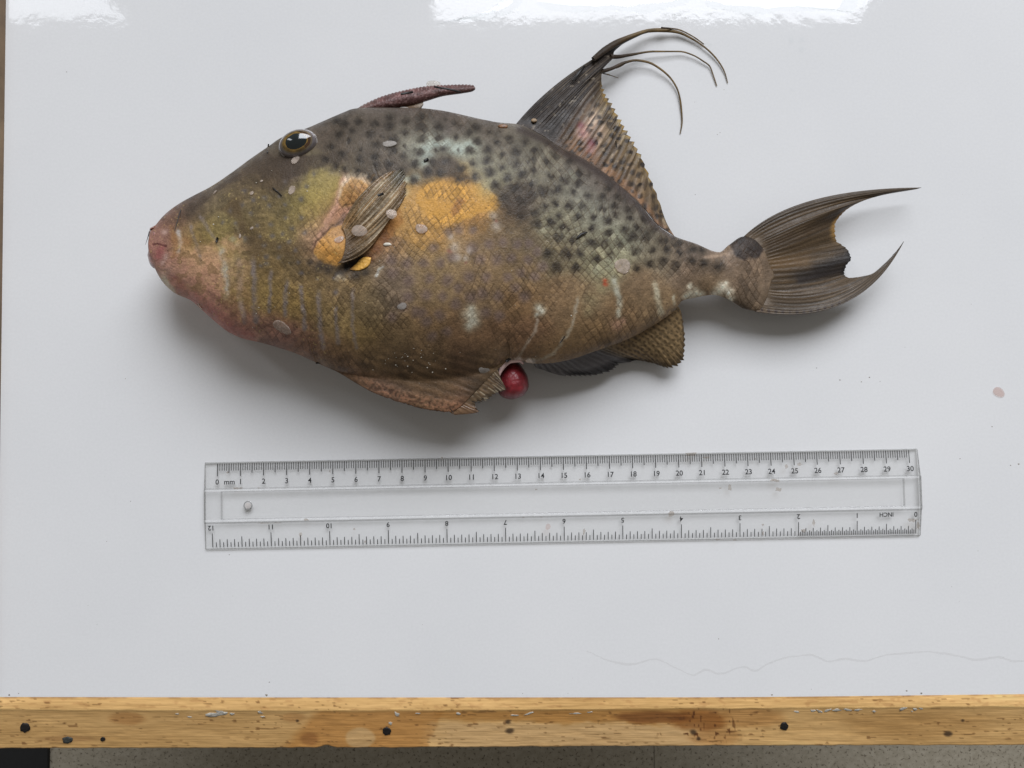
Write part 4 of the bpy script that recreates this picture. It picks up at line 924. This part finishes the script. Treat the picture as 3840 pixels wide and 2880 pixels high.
# the swollen red vent
def ventc(X_, Y_):
    c = base(X_, (124, 28, 38)); c *= (1 + 0.6 * (fbm(X_ / 26, Y_ / 26, 5, 3) - 0.5))[..., None]
    c = over(c, np.exp(-(np.hypot(X_ - 1925, Y_ - 1400) / 22) ** 2) * 0.4, (150, 62, 68)); d, _ = seg_dist(X_, Y_, [(1900, 1370), (1950, 1362)])
    c = over(c, np.exp(-(d / 14) ** 2) * .5, (96, 14, 30)); return over(c, sstep(1960, 1985, X_) * 0.3, (160, 66, 72))
blob('vent', [(1864, 1430), (1872, 1396), (1890, 1370), (1916, 1353), (1942, 1360), (1964, 1386), (1980, 1418), (1983, 1446), (1972, 1474), (1950, 1490), (1918, 1498), (1886, 1490), (1868, 1470)], 0.0075, lambda a, b, r: over(ventc(a, b), sstep(.75, 1, r) * .4, (70, 12, 20)), M_lip, fish, 22, 64, 0.6, 0.0, 0.0004, 0.0142)
rimP = smooth_path([(1868, 1420, 2.15), (1878, 1390, 2.25), (1896, 1366, 2.35), (1920, 1352, 2.4), (1946, 1352, 2.4), (1962, 1364, 2.3)], 30)
V, F = tube(at(rimP[:, 0], rimP[:, 1], rimP[:, 2] * 0.01), np.interp(np.linspace(0, 1, 30), [0, .3, .7, 1], [.0003, .0009, .001, .0004]), 10)
mesh_obj('vent_rim', V, F, plain('pale_flesh', tuple(lin((186, 160, 156)) * K), 0.3, 0.2, 500, .3), fish)
# pelvic flap rays that stick out
M_dark = plain('dark_bristle', (0.012, 0.010, 0.009), 0.5, 0.4, 900)
for a_, b_ in [((1770, 1506), (1803, 1511)), ((1782, 1530), (1797, 1542)), ((1806, 1494), (1824, 1498)), ((1688, 1532), (1702, 1551))]:
    V, F = tube([at(*a_, 0.0246), at(*b_, 0.0243)], [0.0002, 0.00008], 6); mesh_obj('flap_ray', V, F, M_dark, fish)

# --- eye: eyeball with iris and pupil, pale rim
ec = at(1117, 540, float(hit(1117, 556)[0][2]) + 0.0006); rot = math.radians(20)
erx, ery, erz = 0.0074, 0.0054, 0.0040
n1, n2 = 60, 96
V = []; Cc = []
for i in range(n1 + 1):
    ph = math.pi * 0.62 * i / n1
    for k in range(n2):
        th = 2 * math.pi * k / n2
        lx, ly_, lz = math.sin(ph) * math.cos(th), math.sin(ph) * math.sin(th), math.cos(ph)
        x, y = erx * lx, ery * ly_
        V.append(ec + np.array([x * math.cos(rot) - y * math.sin(rot), x * math.sin(rot) + y * math.cos(rot), erz * lz]))
        r = math.hypot((lx - 0.02) / 0.54, (ly_ + 0.02) / 0.52)
        nz = float(fbm(np.array(th * 3.0), np.array(r * 3.0), 3, 3))
        if r < 1.05: c = np.array([20, 27, 28]) + 22 * max(0, ly_)
        elif r < 1.13: c = np.array([128, 100, 48.0])
        elif r < 1.40: c = np.array([104, 82, 40.0]) * (0.45 + 1.0 * nz) if lx < 0.35 else np.array([66, 46, 30.0]) * (0.7 + 0.6 * nz)
        elif r < 1.55: c = np.array([104, 92, 74.0]) * (0.8 + 0.4 * nz)
        else: c = np.array([120, 112, 112.0]) * (0.7 + 0.4 * nz)
        Cc.append(c)
m_eye, Ne, Le, Be = mat_new('eye_surface'); va = Ne.new('ShaderNodeVertexColor'); va.layer_name = 'Col'
nn = noise(Ne, Le, coords(Ne), 900, 3); rr = ramp(Ne, Le, nn.outputs['Fac'], .3, (.75,) * 3, .7, (1,) * 3)
Le.new(mul(Ne, Le, va.outputs['Color'], rr.outputs['Color']), Be.inputs['Base Color']); Be.inputs['Roughness'].default_value = 0.12; Be.inputs['Coat Weight'].default_value = 0.8; Be.inputs['Coat Roughness'].default_value = 0.03
eye = mesh_obj('eye', V, None, m_eye, fish, lin(np.clip(np.array(Cc), 0, 255)) * 1.2, True, grid_quads(n1 + 1, n2, True))
rimpts = []; rr_ = []
for k in range(97):
    th = 2 * math.pi * k / 96; x, y = erx * 0.985 * math.cos(th), ery * 0.985 * math.sin(th)
    rimpts.append(ec + np.array([x * math.cos(rot) - y * math.sin(rot), x * math.sin(rot) + y * math.cos(rot), -0.0002 + 0.0004 * math.sin(3 * th)])); rr_.append(0.00055 * (0.45 + 0.4 * (1 if math.sin(th) < 0.2 else 0.0)))
V, F = tube(rimpts, rr_, 8)
mesh_obj('eye_rim', V, F, plain('eye_rim_skin', tuple(lin((118, 112, 108)) * K), 0.25, 0.35, 500, 0.4), eye)

# ------------------------------------------------------------------ clear plastic ruler
RZ = 0.0022
tl, tr, bl = at(764, 1735, RZ), at(3446, 1683, RZ), at(770, 2063, RZ)
ex = (tr - tl); RL = np.linalg.norm(ex); ex /= RL; ey = np.array([ex[1], -ex[0], 0.0]); RW = float(np.dot(bl - tl, ey))
ruler = empty('ruler', tuple(at(2105, 1875, 0)))
tag(ruler, 'clear plastic ruler with centimetre and inch scales below the fish', 'ruler')
def rp(x, y, z): return np.array([tl[0], tl[1], 0.0]) + ex * x + ey * y + np.array([0, 0, z])
p0 = at(813, 1734, RZ) - tl; X0 = float(np.dot(p0, ex)); p1 = at(3411, 1684, RZ) - tl; CMU = (float(np.dot(p1, ex)) - X0) / 30.0
i12 = at(795, 2050, RZ) - tl; i0 = at(3438, 2004, RZ) - tl; XI12 = float(np.dot(i12, ex)); XI0 = float(np.dot(i0, ex)); INU = (XI0 - XI12) / 12.0
f_ = RW / 0.0378
ys = [0, .0004, .0112 * f_, .0118 * f_, .0126 * f_, .0129 * f_, .0245 * f_, .0248 * f_, .0258 * f_, .0266 * f_, RW - .0004, RW]
zs_full = [.0009, .0012, .0021, .0026, .0026, .0018, .0018, .0026, .0026, .0021, .0012, .0009]
zs_end = [.0009, .0012, .0021, .0026, .0026, .0026, .0026, .0026, .0026, .0021, .0012, .0009]
x1 = float(np.dot(at(829, 1900, RZ) - tl, ex)); x2 = float(np.dot(at(3392, 1850, RZ) - tl, ex))
xs_ = [0, .0004, x1, x1 + .0005, x2 - .0005, x2, RL - .0004, RL]
V = []; 
for i, x in enumerate(xs_):
    zr = zs_full if i in (3, 4) else zs_end
    for j, y in enumerate(ys):
        z = zr[j] - (0.0003 if i in (0, len(xs_) - 1) else 0); bow = 0.0006 * math.sin(math.pi * min(max((y) / RW, 0), 1)) * (-1 if x < .01 else 1) * (1 if i in (0, len(xs_) - 1) else 0)
        V.append(rp(x + (bow if i else -bow * 0), y, z))
nx_, ny_ = len(xs_), len(ys); F = [tuple(q[::-1]) for q in grid_quads(nx_, ny_).tolist()]
idx = np.arange(nx_ * ny_).reshape(nx_, ny_); rim = np.concatenate([idx[:, 0], idx[-1, 1:], idx[::-1, -1][1:], idx[0, ::-1][1:-1]])
nv0 = len(V); V += [np.array([V[k][0], V[k][1], 0.0003]) for k in rim]; nr_ = len(rim)
side0 = len(F)
F += [(int(rim[k]), int(rim[(k + 1) % nr_]), nv0 + (k + 1) % nr_, nv0 + k) for k in range(nr_)]
F.append(tuple(nv0 + k for k in range(nr_)))
M_clear = clear('clear_acrylic', (0.985, 0.985, 0.983), 1.0, 0.06, 0.008, (0.6, 0.6, 0.58))
M_edge = clear('acrylic_edge', (0.60, 0.60, 0.59), 1.0, 0.12, 0.30, (0.62, 0.62, 0.61))  # tinted dark to paint in the dim look of the side walls
M_step = clear('acrylic_step', (0.72, 0.72, 0.715), 1.0, 0.10, 0.16, (0.6, 0.6, 0.6))  # darker tint draws the shaded lines at the steps
rb = mesh_obj('ruler_body', V, F, M_clear, ruler, smooth=False); rb.data.materials.append(M_edge); rb.data.materials.append(M_step); rb.data.materials.append(clear('acrylic_ridge', (0.99, 0.99, 0.99), 1.0, 0.1, 0.30, (0.93, 0.93, 0.93)))  # ridge haze whitened to paint bright highlight lines
for p in rb.data.polygons:
    n = p.normal
    if abs(n.z) < 0.12: p.material_index = 1
    elif p.index < side0:
        i, j = divmod(p.index, ny_ - 1)
        if j in (0, ny_ - 2) or i in (0, nx_ - 2): p.material_index = 1
        elif j in (3, 7): p.material_index = 3
        elif j in (2, 8) or (i in (2, 4) and 4 <= j <= 6) or (j in (4, 6) and 2 <= i <= 4): p.material_index = 2
# printed scales: thin ink strips a hair above the plastic
M_ink = plain('black_ink', (0.008, 0.008, 0.009), 0.6, 0.3, 3000)
def ztop(y): return float(np.interp(y, ys, zs_full)) + 0.00003
def ink(name, strips, parent):
    V = []; F = []
    for (x, y0, y1, w) in strips:
        b = len(V)
        for (xx, yy) in ((x - w / 2, y0), (x + w / 2, y0), (x + w / 2, y1), (x - w / 2, y1)): V.append(rp(xx, yy, ztop(yy)))
        F.append((b, b + 3, b + 2, b + 1))
    return mesh_obj(name, V, F, M_ink, parent, smooth=False)
mm = []
for k in range(301):
    ln = 0.0061 if k % 10 == 0 else (0.0048 if k % 5 == 0 else 0.0037)
    mm.append((X0 + CMU * k / 10, 0.0006, ln * f_, 0.00027 if k % 5 else 0.00034))
ink('millimetre_scale', mm, ruler)
inch = []; yb = RW - 0.0010
for k in range(0, 12 * 32 + 1):
    pos = k / 32
    if pos > 2 and k % 2: continue
    if k % 32 == 0: ln = .0060
    elif k % 16 == 0: ln = .0045
    elif k % 4 == 0: ln = .0034
    elif k % 2 == 0: ln = .0021 if pos > 2 else .0023
    else: ln = .0018
    inch.append((XI0 - INU * pos, yb - ln * f_, yb, 0.00032))
ink('inch_scale', inch, ruler)
dg = None
def text(s, x, ybase, size, flip=False, parent=ruler, name='numeral', cx=True):
    cu = bpy.data.curves.new('t', 'FONT'); cu.body = s; cu.size = size; cu.align_x = 'CENTER' if cx else 'LEFT'; cu.resolution_u = 3; cu.offset = 0.00005
    ob = bpy.data.objects.new('t', cu); COL.objects.link(ob); bpy.context.view_layer.update()
    me = bpy.data.meshes.new_from_object(ob.evaluated_get(bpy.context.evaluated_depsgraph_get()))
    bpy.data.objects.remove(ob, do_unlink=True)
    sg = -1 if flip else 1
    for vtx in me.vertices:
        yy = ybase - sg * vtx.co.y; vtx.co = rp(x + sg * vtx.co.x, yy, ztop(yy))
    me.materials.clear(); me.materials.append(M_ink)
    o = bpy.data.objects.new(name, me); COL.objects.link(o); o.parent = parent; o.matrix_parent_inverse = Matrix.Translation(-Vector(parent.location))
    return o
TS = 0.0031
for k in range(31):
    text(str(k), X0 + CMU * k + (0 if k in (0,) else 0.0001), 0.0096 * f_, TS)
text('mm', X0 + CMU * 0.53, 0.0096 * f_, TS, name='unit_lettering')
for k in range(13):
    text(str(k), XI0 - INU * k - (0.0004 if k == 12 else 0), 0.0274 * f_, 0.0029, True)
text('INCH', XI0 - INU * 0.5, 0.0274 * f_, 0.0025, True, name='unit_lettering')
# hanging hole: moulded ring
hc = at(929, 1896, RZ) - tl; hx_, hy_ = float(np.dot(hc, ex)), float(np.dot(hc, ey))
ring = [rp(hx_ + .0017 * math.cos(a), hy_ + .0017 * math.sin(a), .0019) for a in np.linspace(0, 2 * math.pi, 41)]
V, F = tube(ring, 0.00022, 8); mesh_obj('hole_rim', V, F, M_edge, ruler)
V = [rp(hx_, hy_, .00195)] + [rp(hx_ + .0013 * math.cos(a), hy_ + .0013 * math.sin(a), .00195) for a in np.linspace(0, 2 * math.pi, 24, endpoint=False)]
mesh_obj('hole_plug', V, [(0, 1 + k, 1 + (k + 1) % 24) for k in range(24)], plain('grubby_grey', (0.5, 0.47, 0.45), .6), ruler)
# grime on the ruler
grime = []
M_grime = clear('brown_grime', (0.86, 0.81, 0.76), 0.3, 0.4, 0.16, (0.10, 0.07, 0.05))
for (px, py, r, ry) in [(888, 1830, 18, 5), (905, 1829, 8, 4), (972, 1829, 5, 3), (2735, 1827, 10, 14), (2918, 1835, 13, 12), (2997, 1741, 12, 9), (3135, 1775, 10, 7), (2947, 1750, 7, 13), (2700, 1830, 8, 3), (3420, 1950, 26, 10), (3440, 1972, 10, 16),
                        (2175, 1798, 6, 5), (2010, 1835, 6, 4), (2515, 1926, 14, 12), (2030, 1938, 4, 3), (1963, 1940, 5, 3), (2590, 1702, 30, 9), (2650, 1715, 20, 6), (2905, 1801, 28, 7), (2860, 1968, 6, 5), (1128, 2005, 6, 14), (1330, 1983, 5, 5), (1370, 2030, 6, 6),
                        (1150, 1948, 12, 5), (2690, 2022, 10, 4), (2755, 2024, 8, 4), (2860, 2000, 6, 10), (3010, 1990, 14, 10), (3050, 1960, 7, 16), (1238, 1767, 4, 6), (2830, 1722, 4, 5), (2190, 1995, 8, 14), (855, 1772, 6, 5), (1658, 1716, 5, 4), (990, 1961, 40, 2.2), (1040, 1960, 22, 2)]:
    n = 14; c = at(px, py, RZ) - tl; V = []; r *= .75; ry *= .75
    for q in (0, 1):
        for k in range(n):
            a = 2 * math.pi * k / n; rr2 = 1 + random.uniform(-.4, .4)
            d = at(px + q * r * rr2 * math.cos(a), py + q * ry * rr2 * math.sin(a), RZ) - tl
            V.append(rp(float(np.dot(d, ex)), float(np.dot(d, ey)), .0027 + .00008 * (1 - q)))
    mesh_obj('grime_smudge', V, [(k, n + k, n + (k + 1) % n, (k + 1) % n) for k in range(n)], M_grime, ruler)

# ------------------------------------------------------------------ loose scales, bristles, crumbs
M_scale = clear('shed_scale', (0.90, 0.85, 0.80), 1.0, 0.07, 0.26, (0.86, 0.75, 0.66))
M_scale2 = clear('shed_scale_clear', (0.90, 0.88, 0.85), 1.0, 0.12, 0.28, (0.7, 0.66, 0.62))
def shed_scale(px, py, rx, ry, rot, label, mat=M_scale, z=None, tilt=0.15, seed=0):
    rnd = random.Random(seed + int(px)); n = 22; c0, nrm = hit(px, py) if z is None else (at(px, py, z), np.array([0, 0, 1.0]))
    nrm = nrm + np.array([rnd.uniform(-tilt, tilt), rnd.uniform(-tilt, tilt), 0]); nrm /= np.linalg.norm(nrm)
    ux_ = np.cross([0, 1, 0], nrm); ux_ /= np.linalg.norm(ux_); uy_ = np.cross(nrm, ux_)
    s_ = (CAM[2] - c0[2]) / FPX; V = []; shape = [1 + 0.05 * math.cos(2 * 2 * math.pi * k / n + 1) + 0.05 * math.cos(3 * 2 * math.pi * k / n + 2.0 * seed) + rnd.uniform(-.03, .03) for k in range(n)]
    for q, hgt in ((0.001, .00016), (.45, .00018), (.8, .0001), (1.0, 0.00004)):
        for k in range(n):
            a = 2 * math.pi * k / n; e1, e2 = rx * q * shape[k] * math.cos(a), ry * q * shape[k] * math.sin(a)
            x, y = e1 * math.cos(rot) - e2 * math.sin(rot), e1 * math.sin(rot) + e2 * math.cos(rot)
            w = 0.00007 * math.cos(9 * a) * q
            V.append(c0 + ux_ * x * s_ - uy_ * y * s_ + nrm * (hgt + w + 0.00022))
    V = np.array(V); nb = len(V); V = np.concatenate([V, V - nrm * 0.00010])
    q = grid_quads(4, n, True); r0 = np.arange(n) + 3 * n
    quads = np.concatenate([q, q[:, ::-1] + nb, np.stack([r0, r0 + nb, np.roll(r0, -1) + nb, np.roll(r0, -1)], -1)])
    o = mesh_obj('loose_scale', V, None, mat, None, None, True, quads)
    return tag(o, label, 'fish scale', 'loose scales shed over the fish and board')
SC = [(1058, 1227, 37, 28, .9, 'large pale loose scale on the belly behind the pink chin'),
      (1580, 858, 22, 19, .5, 'squarish pale loose scale on the orange flank patch'),
      (1468, 803, 20, 20, .9, 'round pale loose scale at the outer edge of the pectoral fin'),
      (1348, 866, 30, 22, .2, 'crumpled pale loose scale lying on the pectoral fin'),
      (1272, 899, 19, 13, -.4, 'oval loose scale on the orange root of the pectoral fin'),
      (2334, 998, 32, 30, .3, 'curled pinkish loose scale on the spotted flank towards the tail'),
      (1108, 601, 18, 13, -.7, 'small ribbed loose scale just under the eye'),
      (1095, 713, 12, 19, .35, 'teardrop shaped loose scale on the cheek below the eye'),
      (945, 725, 9, 8, 0, 'tiny round loose scale on the upper cheek'),
      (807, 722, 10, 6, -.7, 'tiny pale loose scale near the top edge of the snout'),
      (750, 1148, 9, 17, -.5, 'narrow loose scale at the lower edge of the pink chin'),
      (945, 856, 8, 5, -.5, 'tiny pale loose scale in the middle of the cheek'),
      (901, 886, 5, 9, 0, 'tiny upright loose scale on the pale blotch of the cheek'),
      (1460, 540, 28, 16, 0.1, 'faint clear loose scale among the dark spots behind the head'),
      (1508, 1148, 18, 13, -.2, 'faint clear loose scale on the mottled belly'),
      (1818, 1390, 26, 16, .5, 'faint clear loose scale on the belly in front of the red vent'),
      (982, 680, 6, 5, 0, 'tiny loose scale on the dark cheek in front of the eye')]
for k, (a, b, rx, ry, ro, lb) in enumerate(SC):
    lift_z = None
    if 'pectoral fin' in lb and 'root' not in lb: lift_z = float(hit(a, b)[0][2]) + 0.0029
    shed_scale(a, b, rx, ry, ro, lb, M_scale2 if 'clear' in lb else M_scale, lift_z, seed=k)
shed_scale(1625, 316, 27, 14, 0.05, 'clear loose scale standing on top of the dorsal spine', M_scale2, 0.0215)
shed_scale(1516, 411, 22, 10, 0.05, 'clear loose scale on the back at the foot of the dorsal spine', M_scale2, 0.0255)
M_scale3 = clear('shed_scale_pink', (0.965, 0.92, 0.905), 1.0, 0.15, 0.03, (0.66, 0.48, 0.44))
shed_scale(3745, 1470, 22, 17, .7, 'pinkish loose scale alone on the white board at the far right', M_scale3, 0.0001, 0.02)
shed_scale(2055, 1975, 9, 12, .2, 'small pinkish loose scale on the ruler near inch seven', M_scale3, 0.0026, 0.02)

def bristle(pts, r, label, name='bristle', flat=1.0, mat=None, group='dark bristles stuck to the fish'):
    V, F = tube([at(a, b, z) for a, b, z in pts], r, 6, flat)
    return tag(mesh_obj(name, V, F, mat or M_dark, None), label, 'bristle', group)
def hz_(px, py, l=0.0005): return float(hit(px, py)[0][2]) + l
bristle([(686, 762, 0.0262), (670, 812, hz_(670, 812, .004)), (655, 866, hz_(655, 866, .0008))], [.00018, .0002, .0001], 'long thin black bristle crossing the snout edge')
bristle([(560, 868, .027), (553, 895, .0265), (545, 918, .026)], [.00018, .00013, .00005], 'fine short bristle sticking out in front of the upper lip')
bristle([(1003, 574, hz_(1003, 574)), (1005, 556, .0300), (1007, 540, .0305)], .0003, 'stubby black bristle standing up in front of the eye')
bristle([(1022, 704, hz_(1022, 706)), (1040, 718, hz_(1040, 718)), (1056, 734, hz_(1056, 732))], .00022, 'short slanting bristle on the cheek below the eye')
bristle([(1503, 353, .0275), (1526, 349, .0276), (1549, 345, .0273)], .00045, 'thick short bristle on the lower half of the dorsal spine', flat=.5)
bristle([(1628, 325, .0263), (1680, 334, .0258), (1728, 345, .0252)], .0004, 'thick long bristle slanting across the tip of the dorsal spine', flat=.5)
bristle([(2148, 302, .0185), (2170, 274, .0175), (2192, 248, .0165)], .0005, 'thick dark bristle along the leading rays of the soft dorsal fin', flat=.5)
bristle([(2309, 528, .0172), (2311, 555, .0174), (2313, 582, .0178)], .00028, 'upright bristle near the serrated rim of the soft dorsal fin', flat=.6)
bristle([(1185, 1361, .0250), (1197, 1360, .0256), (1210, 1358, .0258)], .00042, 'short thick bristle on the belly edge', flat=.6)
bristle([(2100, 1285, hz_(2100, 1285)), (2110, 1273, hz_(2110, 1273)), (2119, 1260, hz_(2119, 1260))], .0002, 'thin bristle on the flank above the anal fin')
bristle([(1898, 1356, .0262), (1906, 1350, .0264), (1914, 1343, .0266)], .0006, 'thick black bristle beside the red vent', flat=.5)
bristle([(2163, 893, hz_(2163, 893)), (2180, 878, hz_(2180, 880, .0009)), (2203, 870, hz_(2200, 871))], [.0003, .0006, .0002], 'ragged black bristle fragment on the spotted flank', flat=.6)
bristle([(1417, 733, hz_(1417, 733, .0036)), (1426, 730, hz_(1426, 730, .0038)), (1438, 726, hz_(1438, 726, .0036))], .0005, 'dark bristle fragment lying on the pectoral fin', flat=.6)
bristle([(811, 908, hz_(811, 908)), (813, 900, hz_(813, 900)), (816, 890, hz_(816, 890))], .0004, 'tiny black bristle stub on the snout stripe', flat=.6)
bristle([(1590, 604, hz_(1590, 604)), (1598, 600, hz_(1598, 600)), (1606, 596, hz_(1605, 596))], .0005, 'tiny black bristle stub above the orange patch', flat=.6)

# brown shred at the front root of the soft dorsal fin
def lump(name, px, py, z, rx, ry, rz, mat, label, cat, group=None, seed=0, n1=10, n2=16):
    rnd = np.random.default_rng(seed); V = []
    for i in range(n1 + 1):
        ph = math.pi * i / n1
        for k in range(n2):
            th = 2 * math.pi * k / n2; f = 1 + 0.45 * (float(vn(np.array(th * 1.6 + seed), np.array(ph * 2.2), seed)) - .5) if 0 < i < n1 else 1
            p = at(px + rx * f * math.sin(ph) * math.cos(th), py + ry * f * math.sin(ph) * math.sin(th), z + rz * math.cos(ph)); V.append(p)
    return tag(mesh_obj(name, V, None, mat, None, None, True, grid_quads(n1 + 1, n2, True)), label, cat, group)
M_shred = plain('brown_shred', tuple(lin((112, 78, 50)) * 1.2), .4, .6, 900, .3, .0005)
lump('tissue_shred', 1886, 474, hz_(1886, 476, .0004), 18, 9, .0007, M_shred, 'brown shred of tissue on the back ahead of the soft dorsal fin', 'shred', seed=3)
M_bone = plain('bone_crumb', (0.62, 0.57, 0.48), .6, .2, 900)
lump('tissue_shred', 2004, 452, .0234, 11, 8, .0005, plain('tan_crumb', tuple(lin((140, 118, 92)) * 1.2), .5, .5, 1500), 'pale crumb on the dark root of the soft dorsal fin', 'shred', seed=5)
lump('tissue_shred', 1452, 916, hz_(1452, 916, .0003), 15, 6, .0003, M_bone, 'pale fibrous shred below the pectoral fin', 'shred', seed=8)
# fine pale grit scattered on the fish: far too many to count
V = []; F = []
for k in range(110):
    px, py = random.uniform(640, 2550), random.uniform(560, 1480)
    if not (topY(px) + 15 < py < botY(px) - 25): continue
    if random.random() < 0.35: px, py = random.gauss(1540, 60), random.gauss(1340, 40)
    h, n_ = hit(px, py); r = random.choice([.00012, .00016, .0002, .0003]); b = len(V)
    for d in ((1, 0, 0), (0, 1, 0), (-1, 0, 0), (0, -1, 0), (0, 0, 1)): V.append(h + np.array(d) * r * random.uniform(.6, 1.3) + np.array([0, 0, r * .3]))
    F += [(b, b + 1, b + 4), (b + 1, b + 2, b + 4), (b + 2, b + 3, b + 4), (b + 3, b, b + 4)]
tag(mesh_obj('pale_grit', V, F, M_bone, None, smooth=False), 'fine pale grit scattered over the fish', 'grit', kind='stuff')

# specks of dirt on the white board
V = []; F = []
M_speck = plain('dirt_speck', (0.26, 0.23, 0.19), .8, .6, 900)
sk = [(a, b, c * .6) for a, b, c in [(2715, 336, 5), (2970, 205, 0), (2655, 1040, 0), (470, 1420, 4), (490, 1880, 4), (2695, 2396, 5), (1010, 2558, 5), (330, 2270, 3), (1480, 1180, 0), (2607, 730, 4), (3062, 1380, 5), (3150, 1425, 6), (3260, 1415, 6), (3230, 1432, 5), (3300, 1430, 4), (400, 2030, 4), (250, 270, 5),
      (35, 2606, 9), (3455, 2600, 9), (2895, 2606, 10), (3820, 1740, 9), (70, 2600, 5), (1000, 2606, 12), (3043, 2584, 3), (2690, 504, 4), (2700, 497, 3), (3400, 2590, 8), (2130, 2600, 3), (1960, 2600, 4), (860, 2080, 5), (895, 2078, 3), (3720, 1600, 6), (3600, 1720, 5), (3790, 1745, 6)]]
for k in range(34): sk.append((random.uniform(30, 3800), random.uniform(200, 2600), random.choice([1.2, 1.6, 2])))
for (px, py, r) in sk:
    if r == 0 or (720 < px < 3500 and 1670 < py < 2080): continue
    b = len(V); n = 7; s_ = 0.7 * r / FPX * DIST
    c = at(px, py, 0.0)
    for k in range(n):
        a = 2 * math.pi * k / n; V.append(c + np.array([s_ * math.cos(a) * random.uniform(.5, 1.4), s_ * math.sin(a) * random.uniform(.4, 1.2), 0.00002]))
    V.append(c + np.array([0, 0, s_ * 0.3])); F += [(b + k, b + (k + 1) % n, b + n) for k in range(n)]
tag(mesh_obj('dirt_specks', V, F, M_speck, None, smooth=False), 'tiny dirt specks scattered over the white board', 'dirt', kind='stuff')

# dried water line in the lower right corner: a faint raised tide mark
tm = [(2200, 2440), (2290, 2478), (2370, 2490), (2450, 2470), (2540, 2506), (2600, 2530), (2650, 2510), (2700, 2524), (2790, 2500), (2830, 2514), (2880, 2488), (2960, 2462), (3040, 2456), (3110, 2478), (3170, 2468), (3230, 2478), (3330, 2454), (3480, 2444), (3580, 2456), (3660, 2472), (3740, 2462), (3800, 2478), (3920, 2476)]
p = smooth_path(tm, 260); p[:, 1] += 5 * (fbm(p[:, 0] / 22, p[:, 0] * 0, 3, 3) - .5)
V = []; 
for k in range(len(p)):
    for d_, z in ((-2.0, .00003), (-.3, .00006), (0.8, .00005), (5, .00003)): V.append(at(p[k, 0], p[k, 1] + d_ * (0.6 + 0.8 * float(vn(np.array(p[k, 0] / 60), np.array(0.), 2))), z))
M_tide = clear('dried_tide_mark', (0.982, 0.98, 0.978), .3, .3, .03, (.55, .54, .52))
mesh_obj('water_stain', V, None, M_tide, board, None, True, grid_quads(len(p), 4)[:, ::-1])['label'] = 'faint wavy dried water line near the right front corner'

# ------------------------------------------------------------------ water: film at the top, beads
M_water = clear('clear_water', (0.985, 0.99, 0.99), 1.0, 0.01, 0.0, ior=1.33)
def puddle(poly, hgt, label, n=90, nr=8, group='wet patches on the board', name='water_puddle', wob=6):
    poly = np.array(poly, float); c0 = poly.mean(0); loop = smooth_path(np.vstack([poly, poly[:1]]), n + 1)[:-1]
    loop = loop + wob * (np.stack([vn(loop[:, 0] / 18, loop[:, 1] / 18, 3), vn(loop[:, 0] / 18, loop[:, 1] / 18, 4)], -1) - .5)
    V = []
    for i in range(nr + 1):
        r = i / nr
        for k in range(n):
            q = c0 + (loop[k] - c0) * r; V.append(at(q[0], q[1], 0.00004 + hgt * (1 - r ** 4) ** .6))
    o = mesh_obj(name, V, None, M_water, None, None, True, grid_quads(nr + 1, n, True))
    return tag(o, label, 'water', group)
puddle([(1628, 92), (1700, 84), (1800, 78), (1890, 60), (1940, 30), (1990, -40), (1930, -40), (1890, 20), (1830, 52), (1720, 74)], .00025, 'thin curved streak of water at the left end of the window reflection')
puddle([(2000, -60), (2020, 20), (2080, 42), (2180, 46), (2300, 36), (2420, 50), (2500, 30), (2580, 12), (2600, -60)], .0003, 'shallow puddle of water at the top edge behind the fin')
puddle([(2640, -60), (2650, 20), (2730, 40), (2830, 58), (2930, 40), (3020, 44), (3120, 36), (3200, 48), (3230, -60)], .0003, 'shallow puddle of water at the top edge right of the fin')
for k, (px, py, r, lb) in enumerate([(2968, 150, 9, 'left water bead of the trio right of the fin filaments'), (3008, 147, 9, 'upper right water bead of the trio right of the fin filaments'), (3007, 184, 9, 'lowest water bead of the trio right of the fin filaments'), (2969, 334, 5, 'single tiny water bead below the trio of beads'),
                               (2555, 146, 22, 'flat water smear under the tip of the longest filament'), (2670, 214, 16, 'water smear between the two longest filament tips'), (2655, 165, 14, 'water drops outside the longest filament'), (2395, 238, 24, 'water smear inside the shortest filament arch'), (2470, 250, 6, 'small water drop inside the shortest filament arch'), (2512, 214, 5, 'small water drop under the middle filament')]):
    fl = 0.4 if r > 12 else 1.0
    puddle([(px + r * math.cos(a), py + r * fl * math.sin(a)) for a in np.linspace(0, 2 * math.pi, 10, endpoint=False)], (0.0006 if r < 12 else 0.00045), lb, 24, 5, 'water beads on the board', 'water_bead', 3 if r > 12 else 1)
